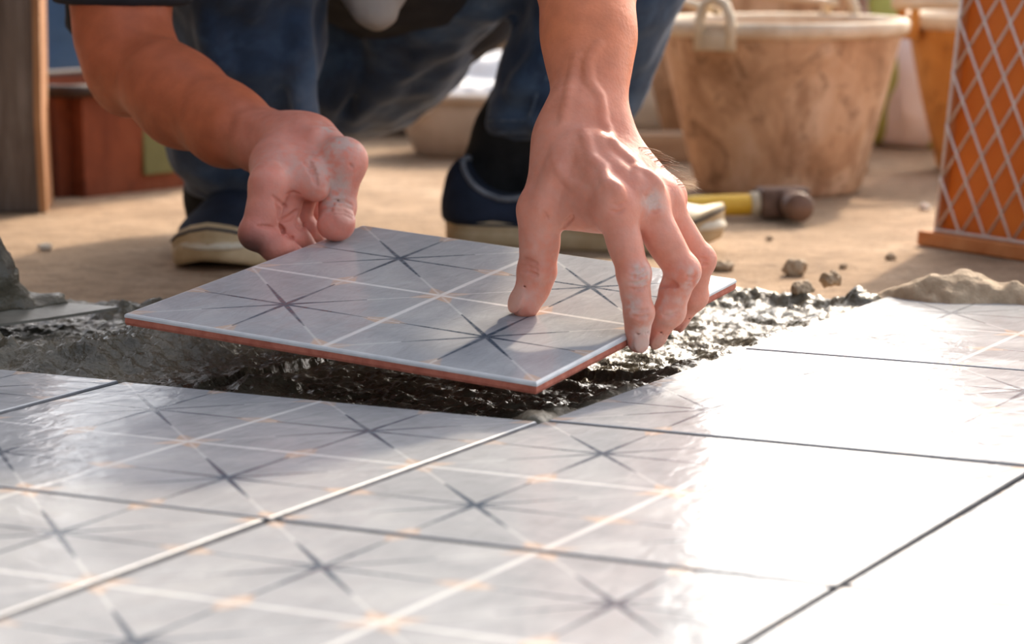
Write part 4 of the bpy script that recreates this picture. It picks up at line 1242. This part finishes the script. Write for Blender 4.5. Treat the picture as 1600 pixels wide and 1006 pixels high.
# ---------------- trowel on the mortar
M['trowel_steel'] = simple('cement_smeared_steel', (.16, .15, .12), (.30, .28, .23), 30, .38, .3, 90, .001)
M['trowel_wood'] = simple('trowel_handle', (.07, .06, .05), (.13, .11, .09), 30, .6, .3)
def trowel():
    tip = P(186, 487, 2.07)
    root = empty('trowel', (tip[0], tip[1], tip[2]), 'pointed steel trowel smeared with mortar resting on the bed at left', 'trowel')
    root.rotation_euler = (math.radians(7), math.radians(-1.5), math.radians(6))
    out_ = [(0, 0), (-.05, .022), (-.12, .046), (-.165, .050), (-.195, .035), (-.205, 0), (-.195, -.035), (-.165, -.050), (-.12, -.046), (-.05, -.022)]
    out_ = [(x, y + .006) for x, y in out_]
    bm = bmesh.new()
    A = [bm.verts.new((x, y, 0)) for x, y in out_]; B = [bm.verts.new((x, y, .0022)) for x, y in out_]
    bm.faces.new(A[::-1]); bm.faces.new(B); n = len(A)
    for k in range(n): bm.faces.new((A[k], A[(k + 1) % n], B[(k + 1) % n], B[k]))
    part('blade', bm, M['trowel_steel'], root)
    bm = bmesh.new(); bm_tube(bm, [(-.17, .006, .003), (-.20, .006, .012), (-.212, .006, .035), (-.222, .006, .052), (-.245, .006, .058)], .006, 10); part('tang', bm, M['trowel_steel'], root, True)
    bm = bmesh.new(); bm_tube(bm, [(-.240, .006, .058), (-.26, .006, .059), (-.30, .006, .060), (-.345, .006, .058), (-.352, .006, .057)], [.011, .0135, .0165, .0145, .008], 16); part('handle', bm, M['trowel_wood'], root, True)
    v = Vol((-.23, -.06, -.004), (-.02, .07, .08), .0032)
    v.ell((-.150, .018, .008), (.050, .034, .020), None, .02); v.ell((-.095, .026, .002), (.055, .020, .006), None, .01)
    v.ell((-.090, .026, .022), (.016, .022, .028), None, .012); v.ell((-.098, .02, .044), (.010, .014, .014), None, .01)
    folds(v, .007, 40); folds(v, .004, 90, seed=5)
    X, Y, Z = v.grid((0, 0, 0), v.n); v.d = np.maximum(v.d, .0015 - Z).astype(np.float32)
    V, F = v.nets(1); part('mortar_dollop', mesh_np('mortar_dollop', V, F), M['mortar'], root, True)
trowel()

# ---------------- loose mortar
M['mortar_sunlit'] = simple('sunlit_mortar', (.30, .21, .125), (.46, .34, .22), 40, .75, .6, 200, .003)  # warm tan puts the sunlight on the mortar into its colour
def crumb(name, c, r, label, seed, mat, group=None, cat='crumb', el=(1, 1, .75), h=None):
    r_ = np.array(el) * r
    h = h or r / 11
    v = Vol(-r_ * 1.5, r_ * 1.5, h)
    v.ell((0, 0, 0), r_ * .95, None, r * .3); v.ell((r * .35, .1 * r, r * .1), r_ * .6, None, r * .4)
    folds(v, r * .40, 1.1 / r, seed=seed); folds(v, r * .12, 3.4 / r, seed=seed)
    V, F = v.nets(1); o = link(name, mesh_np(name, V, F), mat); o.location = c
    return tag(o, label, cat, group)
gp_ = 'loose mortar crumbs beside the bed'
def onslab(px, py, r): q = G(px, py); return (q[0], q[1], GZ + r * .55)
crumb('mortar_crumb', onslab(1241, 430, .0105), .0105, 'largest loose mortar crumb on the sunlit slab past the hand', 1, M['mortar_sunlit'], gp_, el=(1, 1, .8))
crumb('mortar_crumb', onslab(1391, 406, .005), .005, 'small square-looking crumb on the slab in front of the mesh panel', 2, M['mortar_sunlit'], gp_)
crumb('mortar_crumb', onslab(1317, 420, .0036), .0036, 'tiny crumb on the slab between the largest crumb and the mesh panel', 3, M['mortar_sunlit'], gp_)
crumb('mortar_crumb', onslab(1202, 376, .0035), .0035, 'tiny crumb on the shaded slab just in front of the hammer', 4, M['mortar_sunlit'], gp_)
q = P(1298, 437, 2.23); crumb('mortar_crumb', q, .0085, 'rounded mortar crumb on the right end of the bed ridge', 5, M['mortar_sunlit'], gp_)
q = P(1252, 452, 2.19); crumb('mortar_crumb', q, .0085, 'mortar crumb cluster at the front of the bed ridge', 6, M['mortar_sunlit'], gp_)
M['pebble'] = simple('pale_pebble', (.60, .52, .42), (.74, .66, .55), 60, .8, .2)
crumb('pebble', onslab(70, 391, .006), .006, 'pale flat pebble on the slab at left above the trowel', 7, M['pebble'], None, 'pebble', (1.2, 1, .5))
crumb('pebble', onslab(1444, 328, .006), .006, 'pale pebble at the foot of the mesh panel', 8, M['pebble'], None, 'pebble')
q = P(1125, 412, 2.47); crumb('stone_chip', (q[0], q[1], GZ + .004), .010, 'flat brown stone chip beside the ring finger and shoe toe', 9, M['mortar_sunlit'], None, 'stone', (1.2, .8, .5))
v = Vol((-.085, -.045, -.012), (.22, .05, .052), .003)
v.ell((-.005, 0, .006), (.042, .028, .026), None, .02); v.ell((-.055, 0, .0), (.03, .02, .010), None, .02); v.ell((.05, .004, .004), (.035, .022, .016), None, .02); v.cone((.08, .004, .004), (.2, .01, .004), .015, .018, .02)
folds(v, .009, 36); folds(v, .004, 100, seed=8)
V, F = v.nets(1); hp_ = link('mortar_heap', mesh_np('mortar_heap', V, F), M['mortar_sunlit']); q = P(1505, 462, 2.145); hp_.location = (q[0], q[1], -.012); hp_.rotation_euler = (0, 0, -.35)
tag(hp_, 'ridge-topped heap of fresh mortar behind the far right tile', 'mortar heap')
